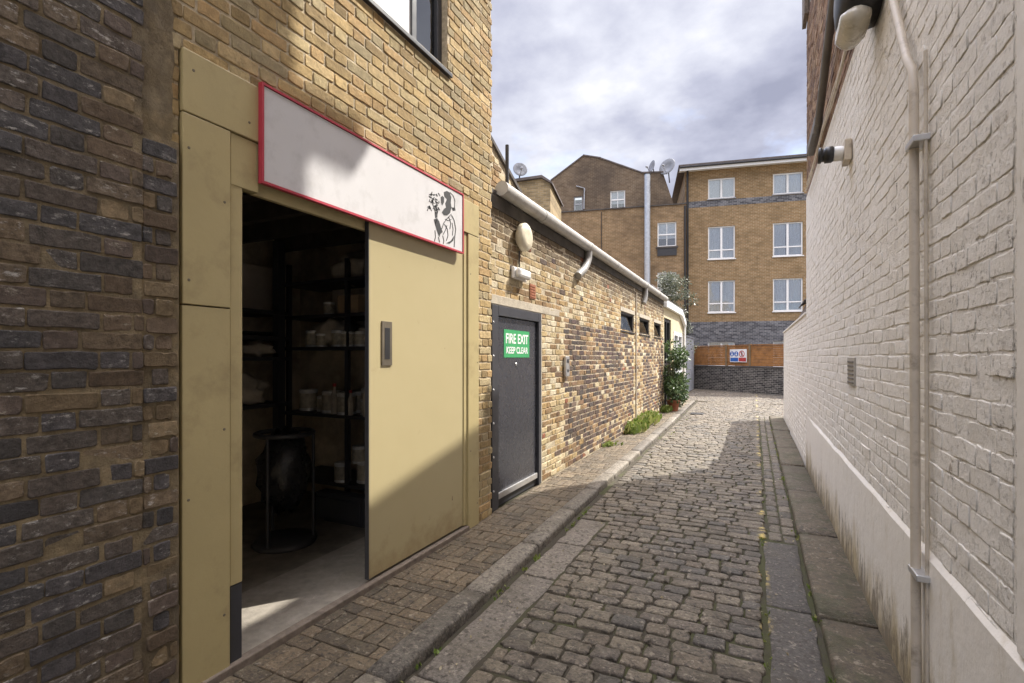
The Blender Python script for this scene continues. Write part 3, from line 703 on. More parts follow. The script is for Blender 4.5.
# shop sign
t = thing('shop_sign', 'long white shop sign with red border and a black stencil drawing of a bearded figure', 'sign', (-2.3, 2.74, 2.45))
b = MB(); b.fb(FL, 1.765, 3.715, 2.462, 2.952, .024, .046); part(b, 'board', M['signw'], t, .002)
b = MB(); e = .012
for u0, u1, z0, z1 in ((1.75, 3.73, 2.447, 2.447 + e), (1.75, 3.73, 2.967 - e, 2.967), (1.75, 1.75 + e, 2.447 + e, 2.967 - e), (3.73 - e, 3.73, 2.447 + e, 2.967 - e)): b.fb(FL, u0, u1, z0, z1, .023, .052)
part(b, 'border', M['signr'], t)
b = MB()
def sz(x, y):   # drawing space -> sign face
    tp = 60 + .545 * (x - 180); bt = 540 + .41 * (x - 180)
    return 3.19 + (x - 180) / 260 * .53, 2.955 - .485 * (y - tp) / (bt - tp)
def shape(pts): b.prism(FL, [sz(*p) for p in pts], .0465, .0475)
def stroke(pts, w=5):
    for (x0, y0), (x1, y1) in zip(pts, pts[1:]):
        dx, dy = x1 - x0, y1 - y0; l = math.hypot(dx, dy); nx, ny = -dy / l * w / 2, dx / l * w / 2
        shape([(x0 + nx, y0 + ny), (x1 + nx, y1 + ny), (x1 - nx, y1 - ny), (x0 - nx, y0 - ny)])
shape([(296, 180), (318, 170), (338, 182), (350, 220), (346, 262), (352, 300), (340, 345), (318, 362), (296, 360), (282, 340), (296, 312), (312, 300), (306, 268), (318, 236), (300, 214)])
shape([(274, 220), (286, 210), (298, 222), (296, 262), (284, 284), (276, 262)])
stroke([(340, 180), (364, 205), (378, 245), (374, 300), (360, 318)]); shape([(352, 298), (378, 300), (384, 322), (362, 326)])
shape([(226, 396), (248, 384), (264, 412), (276, 460), (288, 492), (272, 506), (264, 530), (252, 500), (236, 440)])
stroke([(352, 360), (372, 400), (384, 470), (376, 540), (372, 612)], 6); stroke([(352, 350), (318, 388), (296, 420), (280, 470)]); stroke([(318, 440), (306, 480), (290, 512)])
stroke([(234, 480), (238, 530), (230, 565)]); stroke([(258, 530), (266, 572)]); shape([(372, 520), (366, 560), (338, 584), (312, 580), (346, 562)])
for k in range(26):
    x, y = R.uniform(188, 262), R.uniform(175, 345); a = R.uniform(.6, 1.4); l = R.uniform(10, 26)
    stroke([(x, y), (x + l * math.cos(a) * R.choice((-1, 1)), y + l * math.sin(a))], R.uniform(4, 8))
for k in range(16):
    x, y = R.uniform(196, 256), R.uniform(190, 335); r = R.uniform(4, 9); shape([(x + r * math.cos(a) * R.uniform(.5, 1.2), y + r * math.sin(a) * R.uniform(.6, 1.3)) for a in (0, 1.1, 2.1, 3.2, 4.2, 5.3)])
for q in ([(330, 372), (346, 420), (340, 470)], [(356, 420), (364, 470), (358, 520)], [(300, 430), (322, 470), (326, 520), (314, 560)], [(288, 520), (296, 560), (292, 585)], [(244, 400), (236, 430)], [(306, 392), (330, 404), (350, 392)], [(240, 350), (226, 300), (214, 262)], [(246, 345), (246, 290), (238, 240)], [(250, 350), (258, 300)]): stroke(q, 5)
shape([(232, 340), (252, 338), (250, 380), (236, 384)])
part(b, 'stencil_drawing', M['ink'], t)

# ------------------------------------------------------------------ low fire-exit building
FE = FR(-2.38, 0, 0, 1)
YE = 14.9
le = thing('fire_exit_building', 'long low yellow brick building with charcoal fire door and white gutter', 'building', (-2.6, 9.6, 0))
DH = (4.40, 5.68, -.2, 2.085)
V = [(9.8, 10.98), (11.55, 12.75), (13.4, 14.45)]
VH = [(a, c, 2.08, 2.46) for a, c in V]
b = MB(); wall_holes(b, FE, 4.322, YE, -.16, 3.18, [DH] + VH, 0, .12, 3)
b.quad((-2.38, YE, -.16), (-6.5, YE, -.16), (-6.5, YE, 3.18), (-2.38, YE, 3.18), 3)
def mf(u, z):
    if R.random() < .006: return 2
    p = 0.02
    if z < 2.05 + .06 * math.sin(u * 3) and u > 6.5:
        p = .97 if u < 9.6 else (.80 if z < 1.5 else .62)
        if 10.95 < u < 12.0: p = .12
        p *= 1.0 + .4 * noise.noise((u * .9, z * 1.3, 3))
        if z < .35: p *= .8
    return 1 if R.random() < p else 0
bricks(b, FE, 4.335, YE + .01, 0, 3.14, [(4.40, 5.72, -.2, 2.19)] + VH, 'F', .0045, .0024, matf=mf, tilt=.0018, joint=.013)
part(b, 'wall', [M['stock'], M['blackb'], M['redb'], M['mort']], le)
b = MB(); b.fb(FE, 4.36, 6.35, 2.088, 2.185, -.1, .008); part(b, 'lintel', M['lintel'], le, .006)
b = MB(); b.fb(FE, 5.685, 5.74, 0, 2.08, -.05, .006); part(b, 'jamb_render', M['lintel'], le, .004)
b = MB()
for q in ((4.402, 4.54, 0, 2.08), (5.60, 5.678, 0, 2.08), (4.541, 5.599, 1.975, 2.08)): b.fb(FE, *q, -.11, .022)
fr_ = part(b, 'door_frame', M['charframe'], le, .005)
for k in range(6):
    b = MB(); b.lathe(FE.p(4.43, .2 + .34 * k, .022), [(.012, 0), (.008, .006)], (1, 0, 0), 10); part(b, 'bolt', M['alu'], fr_)
b = MB(); b.fb(FE, 4.545, 5.595, .075, 1.97, -.07, -.012); fd = part(b, 'fire_door', M['charcoal'], le, .004)
for z in (.3, .75, 1.15, 1.55, 1.85):
    b = MB(); b.tube([FE.p(4.545, z - .06, .004), FE.p(4.545, z + .06, .004)], .016, 10); part(b, 'hinge', M['black'], fd)
b = MB(); b.fb(FE, 4.56, 5.58, .085, .15, -.011, .012); part(b, 'weather_bar', M['alu'], fd, .006)
b = MB(); b.fb(FE, 4.546, 5.598, 0, .07, -.1, -.02); part(b, 'door_sill', M['rackm'], fd)
b = MB(); b.lathe(FE.p(5.02, 1.47, -.012), [(.018, 0), (.018, .006), (.008, .008)], (1, 0, 0), 12); part(b, 'keyhole', M['alu'], fd)
t = thing('fire_exit_sign', 'green fire exit keep clear sign on the charcoal door', 'sign', (-2.385, 5.05, 1.7))
b = MB(); b.fb(FE, 4.72, 5.38, 1.545, 1.845, -.0115, -.008); part(b, 'plate', M['green'], t)
text('FIRE EXIT', FE, 5.05, 1.745, -.0072, .15, M['letter'], t, width=.58); text('KEEP CLEAR', FE, 5.05, 1.62, -.0072, .10, M['letter'], t, width=.56)
for a, c in V:
    w = MB(); 
    for q in ((a, c, 2.082, 2.12), (a, c, 2.42, 2.458), (a, a + .05, 2.12, 2.42), (c - .05, c, 2.12, 2.42)): w.fb(FE, q[0] + .002, q[1] - .002, q[2], q[3], -.1, -.02)
    wn = part(w, 'window', M['black'], le, .003)
    w = MB(); w.hexa([FE.p(a + .05, 2.12, -.03), FE.p(c - .05, 2.12, -.03), FE.p(c - .05, 2.12, -.036), FE.p(a + .05, 2.12, -.036), FE.p(a + .05, 2.42, -.08), FE.p(c - .05, 2.42, -.08), FE.p(c - .05, 2.42, -.086), FE.p(a + .05, 2.42, -.086)])
    part(w, 'pane', M['glassd'], wn)
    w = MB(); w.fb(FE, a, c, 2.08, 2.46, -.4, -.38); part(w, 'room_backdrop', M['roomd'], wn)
    w = MB(); w.fb(FE, a - .06, c + .06, 2.463, 2.55, -.02, .012); part(w, 'window_head', M['lintel'], wn, .004)
    w = MB(); w.fb(FE, a - .03, c + .03, 2.05, 2.078, -.1, .02); part(w, 'sill', M['black'], wn, .004)
b = MB(); b.hexa([(-2.36, 4.335, 3.19), (-2.36, YE + .05, 3.19), (-6.5, YE + .05, 3.19), (-6.5, 4.335, 3.19), (-2.36, 4.335, 3.24), (-2.36, YE + .05, 3.24), (-6.5, YE + .05, 3.5), (-6.5, 4.335, 3.5)]); part(b, 'roof', M['felt'], le)
b = MB(); b.fb(FE, 4.34, YE, 3.06, 3.185, .006, .02); part(b, 'fascia', M['indark'], le)
def halfgutter(mb, y0, y1, xc, zc, r):
    n = 9; vs = []
    for yy in (y0, y1):
        for rr in (r, r - .006):
            for k in range(n): a = math.pi + math.pi * k / (n - 1); vs.append((xc + rr * math.cos(a), yy, zc + rr * math.sin(a)))
    A = lambda e, l, k: (e * 2 + l) * n + k
    fs = []
    for k in range(n - 1):
        fs.append((A(0, 0, k), A(0, 0, k + 1), A(1, 0, k + 1), A(1, 0, k))); fs.append((A(0, 1, k + 1), A(0, 1, k), A(1, 1, k), A(1, 1, k + 1)))
        for e in (0, 1): fs.append((A(e, 0, k), A(e, 1, k), A(e, 1, k + 1), A(e, 0, k + 1)))
    for k in (0, n - 1): fs.append((A(0, 0, k), A(1, 0, k), A(1, 1, k), A(0, 1, k)))
    mb.add(vs, fs, 0, True)
b = MB(); xg, zg = -2.305, 3.27
b.tube([(xg, 4.50, 3.258), (xg, YE - .05, 3.215)], .074, 16, caps=True)
gt = part(b, 'gutter', M['gutter'], le)
for yy in (5.6, 7.45, 9.1, 10.9, 11.9, 13.6):
    b = MB(); zz = 3.255 - (yy - 4.72) * .004; b.tube([(xg, yy - .05, zz), (xg, yy + .05, zz)], .080, 16); part(b, 'gutter_joint', M['gutter'], gt)
b = MB()
b.tube([(xg, 7.45, 3.2), (xg, 7.44, 3.08), (xg - .01, 7.38, 2.97), (-2.31, 7.22, 2.86), (-2.325, 7.08, 2.79), (-2.33, 7.0, 2.74)], .055, 14); part(b, 'swan_neck', M['swan'], gt)
b = MB(); b.tube([(xg, 11.9, 3.17), (xg, 11.9, 3.0), (-2.31, 11.85, 2.88), (-2.33, 11.8, 2.8)], .055, 14); part(b, 'swan_neck', M['swan'], gt)
b = MB(); b.tube([(-2.365, 11.15, 0), (-2.365, 11.15, 2.95)], .016, 8)
for z in (.5, 1.4, 2.3): b.fb(FE, 11.12, 11.18, z, z + .02, .003, .035)
single(b, 'wall_conduit', M['pipeg'], 'thin pale conduit running up the low brick wall between the small windows', 'pipe', (-2.365, 11.15, 0))
# fittings on that wall
b = MB(); b.lathe((-2.371, 5.06, 2.88), [(.10, 0), (.10, .03), (.15, .035), (.155, .05), (.155, .09), (.14, .105), (.08, .115)], (1, 0, 0), 28)
t = single(b, 'round_wall_lamp', M['lampw'], 'round yellowed disc fitting on the low brick wall under the gutter', 'lamp', (-2.371, 5.06, 2.88))
b = MB(); b.tube([(-2.36, 5.04, 2.73), (-2.36, 5.04, 2.55)], .009, 6); part(b, 'cable', M['black'], t)
t = thing('bulkhead_lamp', 'white rectangular bulkhead lamp just below the round disc fitting', 'lamp', (-2.371, 5.1, 2.45))
b = MB(); b.fb(FE, 4.85, 5.19, 2.40, 2.53, .009, .05); part(b, 'housing', M['whitep'], t, .015)
b = MB(); b.fb(FE, 4.865, 5.175, 2.412, 2.518, .05, .115); part(b, 'diffuser', M['whitep'], t, .03)
b = MB(); b.fb(FE, 5.36, 5.52, 2.24, 2.41, .002, .014, 0)
for k in range(5): b.fb(FE, 5.375, 5.505, 2.255 + k * .031, 2.268 + k * .031, .014, .019, 0)
single(b, 'air_brick', M['terra'], 'red terracotta air brick beside the bulkhead lamp', 'vent', (-2.37, 5.44, 2.32))
t = thing('entry_box', 'small pale metal entry box on the brick wall right of the fire door', 'intercom', (-2.37, 6.57, 1.42))
b = MB(); b.fb(FE, 6.50, 6.64, 1.28, 1.56, .009, .05); part(b, 'housing', M['alu'], t, .008)
b = MB(); b.fb(FE, 6.53, 6.61, 1.47, 1.52, .05, .054); part(b, 'display', M['rackm'], t)
b = MB(); b.fb(FE, 6.55, 6.59, 1.34, 1.38, .05, .056); part(b, 'button', M['rackm'], t)
b = MB(); b.tube([(-2.62, 5.26, 3.2), (-2.62, 5.26, 4.04)], .022, 10); b.tube([(-2.62, 5.26, 3.2), (-2.62, 5.26, 3.26)], .04, 10)
single(b, 'vent_pole', M['rackm'], 'thin black upright pole on the low roof behind the gutter', 'pole', (-2.62, 5.26, 3.2))
t = thing('parapet_wall', 'sloping brick parapet rising from the low roof against the tall yellow building', 'wall', (-2.9, 5.2, 3.2))
FP = FR(-2.78, 0, 0, 1)
pp = lambda u: 4.45 - .48 * (u - 4.33)
b = MB(); b.prism(FP, [(4.335, 3.2), (6.6, 3.2), (6.6, pp(6.6)), (4.335, pp(4.335))], -.22, 0, 1)
bricks(b, FP, 4.34, 6.6, 3.25, 4.5, (), 'F', .008, .003, keep=lambda u, z: z < pp(u) - .09)
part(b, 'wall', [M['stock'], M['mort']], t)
b = MB(); b.prism(FP, [(4.335, pp(4.335) + .002), (6.62, pp(6.62) + .002), (6.62, pp(6.62) + .05), (4.335, pp(4.335) + .05)], -.25, .03); part(b, 'coping', M['felt'], t)
t = thing('roof_vent', 'small white curved vent cowl on the low roof, left of the old house window', 'vent', (-2.62, 6.5, 3.24))
b = MB(); b.box(-2.72, -2.52, 6.38, 6.62, 3.22, 3.45); part(b, 'body', M['whitep'], t, .01)
b = MB(); b.tube([(-2.62, 6.36, 3.45), (-2.62, 6.64, 3.45)], .115, 18); part(b, 'cowl', M['whitep'], t)
t = thing('roof_light', 'dark flat rooflight box on the far end of the low roof', 'rooflight', (-3.0, 15.6, 3.2))
b = MB(); b.box(-3.3, -2.75, 14.97, 16.4, 3.2, 3.6); part(b, 'upstand', M['felt'], t, .01)
b = MB(); b.box(-3.34, -2.71, 14.93, 16.45, 3.602, 3.68); part(b, 'cover', M['slate'], t, .01)

# cream annex
FX = FR(-2.40, 0, 0, 1)
ax = thing('cream_annex', 'cream rendered annex with white windows at the end of the low brick building', 'building', (-2.6, 17.1, 0))
O1 = (15.15, 16.5, .02, 2.72); O2 = (17.0, 19.1, .9, 2.40)
b = MB(); wall_holes(b, FX, YE + .02, 19.35, -.16, 3.05, [O1, O2], 0, .12)
b.quad((-2.4, 19.35, -.16), (-6, 19.35, -.16), (-6, 19.35, 3.05), (-2.4, 19.35, 3.05)); part(b, 'wall', M['annex'], ax)
b = MB()
for q in ((15.16, 15.24, .03, 2.71), (16.41, 16.49, .03, 2.71), (15.24, 16.41, 2.62, 2.71), (15.78, 15.86, .03, 2.62), (15.24, 16.41, 1.3, 1.36)): b.fb(FX, *q, -.1, -.03)
d = part(b, 'door', M['black'], ax)
b = MB(); b.fb(FX, 15.2, 16.45, .03, 2.7, -.09, -.085); part(b, 'pane', M['glassd'], d)
b = MB(); b.fb(FX, 15.15, 16.5, .02, 2.72, -.6, -.58); part(b, 'room_backdrop', M['roomd'], d)
b = MB()
for q in ((17.0, 17.12, .92, 2.39), (18.98, 19.1, .92, 2.39), (17.98, 18.12, .92, 2.39), (17.12, 17.98, 2.27, 2.39), (18.12, 18.98, 2.27, 2.39), (17.12, 17.98, .92, 1.04), (18.12, 18.98, .92, 1.04), (17.12, 17.98, 1.75, 1.83), (18.12, 18.98, 1.75, 1.83)): b.fb(FX, q[0] + .002, q[1] - .002, q[2], q[3], -.08, .02)
d = part(b, 'window', M['upvc'], ax)
b = MB(); b.fb(FX, 17.12, 18.98, 1.04, 2.27, -.04, -.035); part(b, 'pane', M['glassd'], d)
b = MB(); b.fb(FX, 17.0, 19.1, .92, 2.4, -.5, -.48); part(b, 'room_backdrop', M['roomd'], d)
b = MB(); b.fb(FX, YE + .03, 18.4, 3.0, 3.20, .02, .12); b.prism(FX, [(18.402, 3.0), (18.402, 3.2), (19.45, 2.86), (19.45, 2.66)], .02, .12); part(b, 'fascia', M['upvc'], ax, .006)
b = MB(); b.tube([(-2.33, 19.38, 0), (-2.33, 19.38, 2.75)], .04, 10); part(b, 'downpipe', M['upvc'], ax)
b = MB(); b.hexa([(-2.28, YE + .06, 3.205), (-2.28, 19.4, 3.205), (-6, 19.4, 3.205), (-6, YE + .06, 3.205), (-2.28, YE + .06, 3.23), (-2.28, 19.4, 3.23), (-6, 19.4, 3.3), (-6, YE + .06, 3.3)])
part(b, 'roof', M['felt'], ax)

# shrub, weeds, tree
t = thing('potted_shrub', 'dark green glossy shrub in a terracotta pot against the cream annex', 'shrub', (-2.14, 15.0, 0))
b = MB(); b.lathe((-2.12, 15.0, .0), [(.13, 0), (.17, .26), (.19, .27), (.19, .32), (.16, .32), (.15, .28)], n=20); part(b, 'pot', M['terra'], t)
b = MB()
for k in range(7):
    a = R.uniform(0, 6.3); b.tube([(-2.12, 15.0, .25), (-2.12 + .08 * math.cos(a), 15.0 + .12 * math.sin(a), .7), (-2.13 + .15 * math.cos(a), 15.0 + .3 * math.sin(a), 1.4)], [.018, .012, .005], 6)
part(b, 'stems', M['bark'], t)
b = MB()
cl = [(R.uniform(-2.25, -1.88), 15.0 + R.gauss(0, .27), R.uniform(.28, 1.9), R.uniform(.15, .26)) for k in range(44)]
for cx, cy, cz, cr in cl:
    for k in range(75):
        d = Vector((R.gauss(0, 1), R.gauss(0, 1), R.gauss(0, 1))).normalized(); p = Vector((cx, cy, cz)) + d * cr * R.uniform(.5, 1)
        if p.x < -2.38: continue
        b.leaf(p, d + Vector((0, 0, -.2)), R.uniform(.06, .10))
part(b, 'foliage', M['leaf'], t)
def weeds(y0, y1, n, label, h=.22, wx=.16):
    b = MB()
    for k in range(n):
        y = R.uniform(y0, y1); x = -2.36 + abs(R.gauss(0, wx * .5)); hh = h * R.uniform(.3, 1) * (1 - .5 * abs((y - (y0 + y1) / 2) / (y1 - y0)))
        d = Vector((R.uniform(-.1, .5), R.gauss(0, .35), 1)).normalized()
        b.leaf((x, y, -.004), d, hh)
        for q in range(3):
            p = Vector((x, y, 0)) + d * hh * R.uniform(.3, .95); b.leaf(p, (R.gauss(0, 1), R.gauss(0, 1), R.uniform(0, .8)), R.uniform(.03, .06))
    single(b, 'weed_clump', M['weed'], label, 'weeds', (-2.3, (y0 + y1) / 2, 0))
weeds(10.0, 12.8, 480, 'largest bright green weed clump along the foot of the brick wall', .34, .22)
weeds(14.35, 14.75, 160, 'bright weeds growing at the foot of the potted shrub', .25)
weeds(8.4, 8.75, 40, 'small weed tuft at the wall foot nearer than the largest clump', .11)
t = thing('climbing_tree', 'loose grey green tree leaning over the grey wall at the lane end', 'tree', (-3.3, 22.2, 0))
b = MB(); b.tube([(-3.6, 22.2, 0), (-3.5, 22.1, 1.6), (-3.3, 22.1, 2.9), (-3.1, 22.0, 4.2)], [.07, .055, .04, .015], 8)
for k in range(12):
    z = 1.8 + k * .22; a = R.uniform(0, 6.3); b.tube([(-3.4, 22.1, z), (-3.4 + .5 * math.cos(a), 22.1 + .4 * math.sin(a), z + .4), (-3.4 + .95 * math.cos(a), 22.1 + .8 * math.sin(a), z + .45)], [.02, .012, .004], 5)
part(b, 'trunk', M['bark'], t)
b = MB()
for k in range(120):
    cz = R.uniform(2.0, 5.0); sp = .85 if cz < 4.2 else .5
    cx, cy, cr = -3.25 + R.gauss(0, sp * .55), 22.1 + R.gauss(0, .4), R.uniform(.12, .3)
    for q in range(38):
        d = Vector((R.gauss(0, 1), R.gauss(0, 1), R.gauss(0, 1))).normalized()
        b.leaf(Vector((cx, cy, cz)) + d * cr * R.uniform(.3, 1.1), d + Vector((0, 0, -.5)), R.uniform(.07, .12))
part(b, 'crown', M['leafg'], t)

# ------------------------------------------------------------------ far end: grey wall, boundary wall, fence
b = MB(); b.box(-6, -2.72, 23.2, 26.2, -.16, 2.45); b.box(-6.03, -2.69, 23.17, 26.2, 2.452, 2.5); single(b, 'rendered_wall', M['grey'], 'plain grey rendered wall left of the wooden fence', 'wall', (-4.3, 24.7, 0))
FF = FR(-2.85, 26.45, 3.8, -3.2)
BK = farbrick('black_glazed_brick', (FF.ux, FF.uy), [(.05, .05, .052), (.085, .08, .078)], (.27, .26, .25))
b = MB(); b.fb(FF, 0, 9, -.16, 1.08, -.3, 0); t = thing('boundary_wall', 'low black brick boundary wall under the orange wooden fence', 'wall', FF.p(3, 0, -.15)); part(b, 'wall', BK, t)
b = MB(); b.fb(FF, -.01, 9, 1.082, 1.14, -.32, .02); part(b, 'coping', M['felt'], t)
t = thing('wooden_fence', 'orange brown timber fence standing on the black brick boundary wall', 'fence', FF.p(3, 1.14, -.15))
for u0, u1 in ((.05, 2.0), (2.1, 3.3), (3.4, 5.2), (5.3, 7.2), (7.3, 8.9)):
    b = MB(); k = 12
    for i in range(k):
        z = 1.16 + i * .075; b.fb(FF, u0, u1, z, z + .07, -.16 - (i % 2) * .006, -.135 - (i % 2) * .006)
    b.fb(FF, u0, u1, 2.065, 2.10, -.18, -.11); part(b, 'panel', M['fencew'], t)
for u in (0, 2.05, 3.35, 5.25, 7.25):
    b = MB(); b.fb(FF, u - .045, u + .045, 1.141, 2.13, -.2, -.10); part(b, 'post', M['post'], t, .005)
t = thing('site_safety_sign', 'blue and red safety notice with round symbols on the orange fence', 'sign', FF.p(2.55, 1.7, -.09))
u0, u1, z0, z1 = 2.10, 3.02, 1.32, 1.90
FF = FR(FF.ox + .2 * FF.ux, FF.oy + .2 * FF.uy, FF.ux, FF.uy)
b = MB(); b.fb(FF, u0, u1, z0, z1, -.1, -.085); part(b, 'plate', M['letter'], t)
def disc(fr, u, z, r, o, h=.002): 
    mbx = MB(); mbx.lathe(fr.p(u, z, o), [(r, 0), (r, h)], (fr.nx, fr.ny, 0), 24); return mbx
for du in (.10, .34): part(disc(FF, u0 + du + .02, 1.69, .115, -.0845), 'mandatory_symbol', M['blue'], t)
for du in (.10, .34): 
    m2 = disc(FF, u0 + du + .02, 1.74, .03, -.082); m2.prism(FF, [(u0 + du - .03, 1.62), (u0 + du + .07, 1.62), (u0 + du + .05, 1.70), (u0 + du - .01, 1.70)], -.082, -.080); part(m2, 'pictogram', M['letter'], t)
b = MB(); pts = [(math.cos(a), math.sin(a)) for a in [k * math.pi / 12 for k in range(25)]]
for (c0, s0), (c1, s1) in zip(pts, pts[1:]): b.prism(FF, [(2.76 + .15 * c0, 1.69 + .15 * s0), (2.76 + .15 * c1, 1.69 + .15 * s1), (2.76 + .115 * c1, 1.69 + .115 * s1), (2.76 + .115 * c0, 1.69 + .115 * s0)], -.085, -.082)
b.prism(FF, [(2.64, 1.79), (2.665, 1.81), (2.88, 1.59), (2.855, 1.57)], -.085, -.081); part(b, 'prohibition_symbol', M['red'], t)
b = MB(); b.prism(FF, [(2.73, 1.60), (2.79, 1.60), (2.80, 1.74), (2.72, 1.74)], -.0848, -.0838); b.add(*[(disc(FF, 2.76, 1.77, .028, -.0848, .001)).v, (disc(FF, 2.76, 1.77, .028, -.0848, .001)).f]); part(b, 'pictogram', M['ink'], t)
b = MB(); b.fb(FF, u0 + .03, u0 + .46, 1.35, 1.52, -.085, -.083); part(b, 'blue_band', M['blue'], t)
b = MB(); b.fb(FF, u0 + .49, u1 - .03, 1.35, 1.52, -.085, -.083); part(b, 'red_band', M['red'], t)

# ------------------------------------------------------------------ apartment block
FA = FR(-3.36, 28.0, .9785, .206)
AB = farbrick('amber_brick', (FA.ux, FA.uy), [(.34, .225, .11), (.22, .14, .075)], (.36, .30, .21), dark=(.20, .135, .08), darklo=.58)
AG = farbrick('blue_grey_brick', (FA.ux, FA.uy), [(.085, .09, .11), (.13, .135, .155)], (.26, .26, .27))
ap = thing('apartment_block', 'four storey amber brick apartment block with white windows and grey base', 'building', FA.p(5, 0, -3))
cols_ = [(1.16, 2.48), (4.28, 5.66), (7.4, 8.75), (10.5, 11.85)]
rows_ = [(9.87, 10.93), (6.70, 8.41), (3.89, 5.56), (1.05, 2.35)]
hs = [(a, c, z0, z1) for a, c in cols_ for z0, z1 in rows_]
b = MB()
def seg(z0, z1, mi, o): wall_holes(b, FA, 0, 13, z0, z1, [(h[0], h[1], max(h[2], z0), min(h[3], z1)) for h in hs if h[3] > z0 and h[2] < z1], o, .12 + o, mi)
seg(-.16, 3.4, 1, .012); seg(3.4, 9.55, 0, 0); seg(9.55, 11.4, 0, 0)
b.fb(FA, .01, 12.99, 9.47, 9.80, -.01, .006, 1)
P = FA.p
for q in ((P(0, -.16), P(0, 11.4), P(0, 11.4, -9), P(0, -.16, -9)), (P(13, 11.4), P(13, -.16), P(13, -.16, -9), P(13, 11.4, -9)), (P(13, -.16, -9), P(0, -.16, -9), P(0, 11.4, -9), P(13, 11.4, -9))): b.quad(*q, 0)
part(b, 'wall', [AB, AG], ap)
for z0, z1 in rows_:
    tall = z1 - z0 > 1.2
    for a, c in cols_:
        w = MB(); f = .065; m = (a + c) / 2
        bars = [(a, c, z0, z0 + f), (a, c, z1 - f, z1), (a, a + f, z0 + f, z1 - f), (c - f, c, z0 + f, z1 - f), (m - f * .8, m + f * .8, z0 + f, z1 - f)]
        if tall:
            zt = z0 + .44; bars += [(a + f, m - f * .8, zt, zt + f), (m + f * .8, c - f, zt, zt + f)]
        for q in bars: w.fb(FA, q[0] + .002, q[1] - .002, q[2] + .002, q[3] - .002, -.11, -.05)
        wn = part(w, 'window', M['upvc'], ap)
        w = MB(); w.fb(FA, a + f, c - f, z0 + f, z1 - f, -.085, -.08); part(w, 'pane', M['glass'], wn)
        w = MB(); w.fb(FA, a - .04, c + .04, z0 - .05, z0 - .003, -.09, .05); part(w, 'sill', M['upvc'] if tall else M['grey'], wn)
        w = MB(); n = 40   # gathered net curtain
        lo = z0 if tall else z0
        gap = R.choice((0, 0, .25)) 
        for s0, s1 in ((a, m - gap * .3), (m + gap * .3, c)):
            for i in range(n):
                ua, ub = s0 + (s1 - s0) * i / n, s0 + (s1 - s0) * (i + 1) / n
                oa, ob = -.15 + .02 * math.sin(i * 1.3), -.15 + .02 * math.sin((i + 1) * 1.3)
                w.quad(FA.p(ua, lo, oa), FA.p(ub, lo, ob), FA.p(ub, z1, ob), FA.p(ua, z1, oa))
        part(w, 'curtain', M['curtain'], wn)
        w = MB(); w.fb(FA, a, c, z0, z1, -.8, -.78); part(w, 'room_backdrop', M['roomd'], wn)
b = MB(); b.hexa([P(-.35, 11.55, .55), P(13.3, 11.55, .55), P(13.3, 11.55, -9.5), P(-.35, 11.55, -9.5), P(-.35, 11.62, .55), P(13.3, 11.62, .55), P(11, 13.2, -4.6), P(3, 13.2, -4.6)]); part(b, 'roof', M['slate'], ap)
b = MB(); b.fb(FA, -.3, 13.2, 11.32, 11.545, .42, .46); b.fb(FA, -.3, 13.2, 11.40, 11.42, .002, .42); part(b, 'fascia', M['upvc'], ap)
b = MB(); b.tube([P(-.3, 11.5, .5), P(13.2, 11.5, .5)], .06, 8); part(b, 'gutter', M['rackm'], ap)
b = MB(); b.tube([P(.12, 11.4, .12), P(.12, 0, .12)], .055, 8); part(b, 'downpipe', M['black'], ap)

# ------------------------------------------------------------------ old gabled house
FB = FR(-10.5, 25.8, .978, .2084)
OB = farbrick('old_amber_brick', (FB.ux, FB.uy), [(.33, .22, .115), (.21, .135, .075)], (.33, .27, .19), dark=(.11, .075, .05), darklo=.46)
OG = farbrick('sooty_gable_brick', (FB.ux, FB.uy), [(.21, .15, .10), (.13, .095, .07)], (.25, .21, .155), dark=(.07, .055, .046), darklo=.42)
oh = thing('gabled_house', 'old sooty brick house with broad gable rising behind the low building', 'building', FB.p(3.7, 0, -2))
lw = [(6.01, 6.96, 7.35, 8.63), (6.01, 6.96, 4.75, 6.0)]
uw = [(1.56, 2.05, 9.58, 10.45), (3.55, 4.34, 9.62, 10.6)]
b = MB(); wall_holes(b, FB, -4, 7.45, -.16, 9.5, lw, 0, .14)
P = FB.p; b.quad(P(7.45, 9.5), P(7.45, -.16), P(7.45, -.16, -6), P(7.45, 9.5, -6)); b.quad(P(-4, 9.5, 0), P(7.45, 9.5, 0), P(7.45, 9.5, -6), P(-4, 9.5, -6)); part(b, 'wall', OB, oh)
b = MB(); b.fb(FB, -4, 7.47, 9.502, 9.56, -.3, .05); part(b, 'ledge', M['felt'], oh)
gp = [(.28, 9.3), (.28, 11.42), (2.1, 12.66), (3.02, 12.42), (5.2, 11.42), (6.3, 11.36), (6.95, 9.3)]
FG = FR(*FB.p(0, 0, -.32)[:2], FB.ux, FB.uy)
b = MB(); mods = uw
wall_holes(b, FG, .28, 5.2, 9.56, 11.42, uw, 0, .14)
b.add([FG.p(*q) for q in ((.28, 11.42), (5.2, 11.42), (3.02, 12.42), (2.1, 12.66))], [(0, 1, 2, 3)]); b.add([FG.p(*q) for q in ((5.2, 9.56), (6.87, 9.56), (6.3, 11.36), (5.2, 11.42))], [(0, 1, 2, 3)])
k = len(gp)
for i in range(k): (ua, za), (ub, zb) = gp[i], gp[(i + 1) % k]; b.quad(FG.p(ub, zb), FG.p(ua, za), FG.p(ua, za, -5), FG.p(ub, zb, -5))
part(b, 'gable', OG, oh)
b = MB()
for (ua, za), (ub, zb) in zip(gp[1:5], gp[2:6]): b.prism(FG, [(ua - .02, za + .003), (ub + .02, zb + .003), (ub + .02, zb + .07), (ua - .02, za + .07)], -.35, .04)
part(b, 'coping', M['slate'], oh)
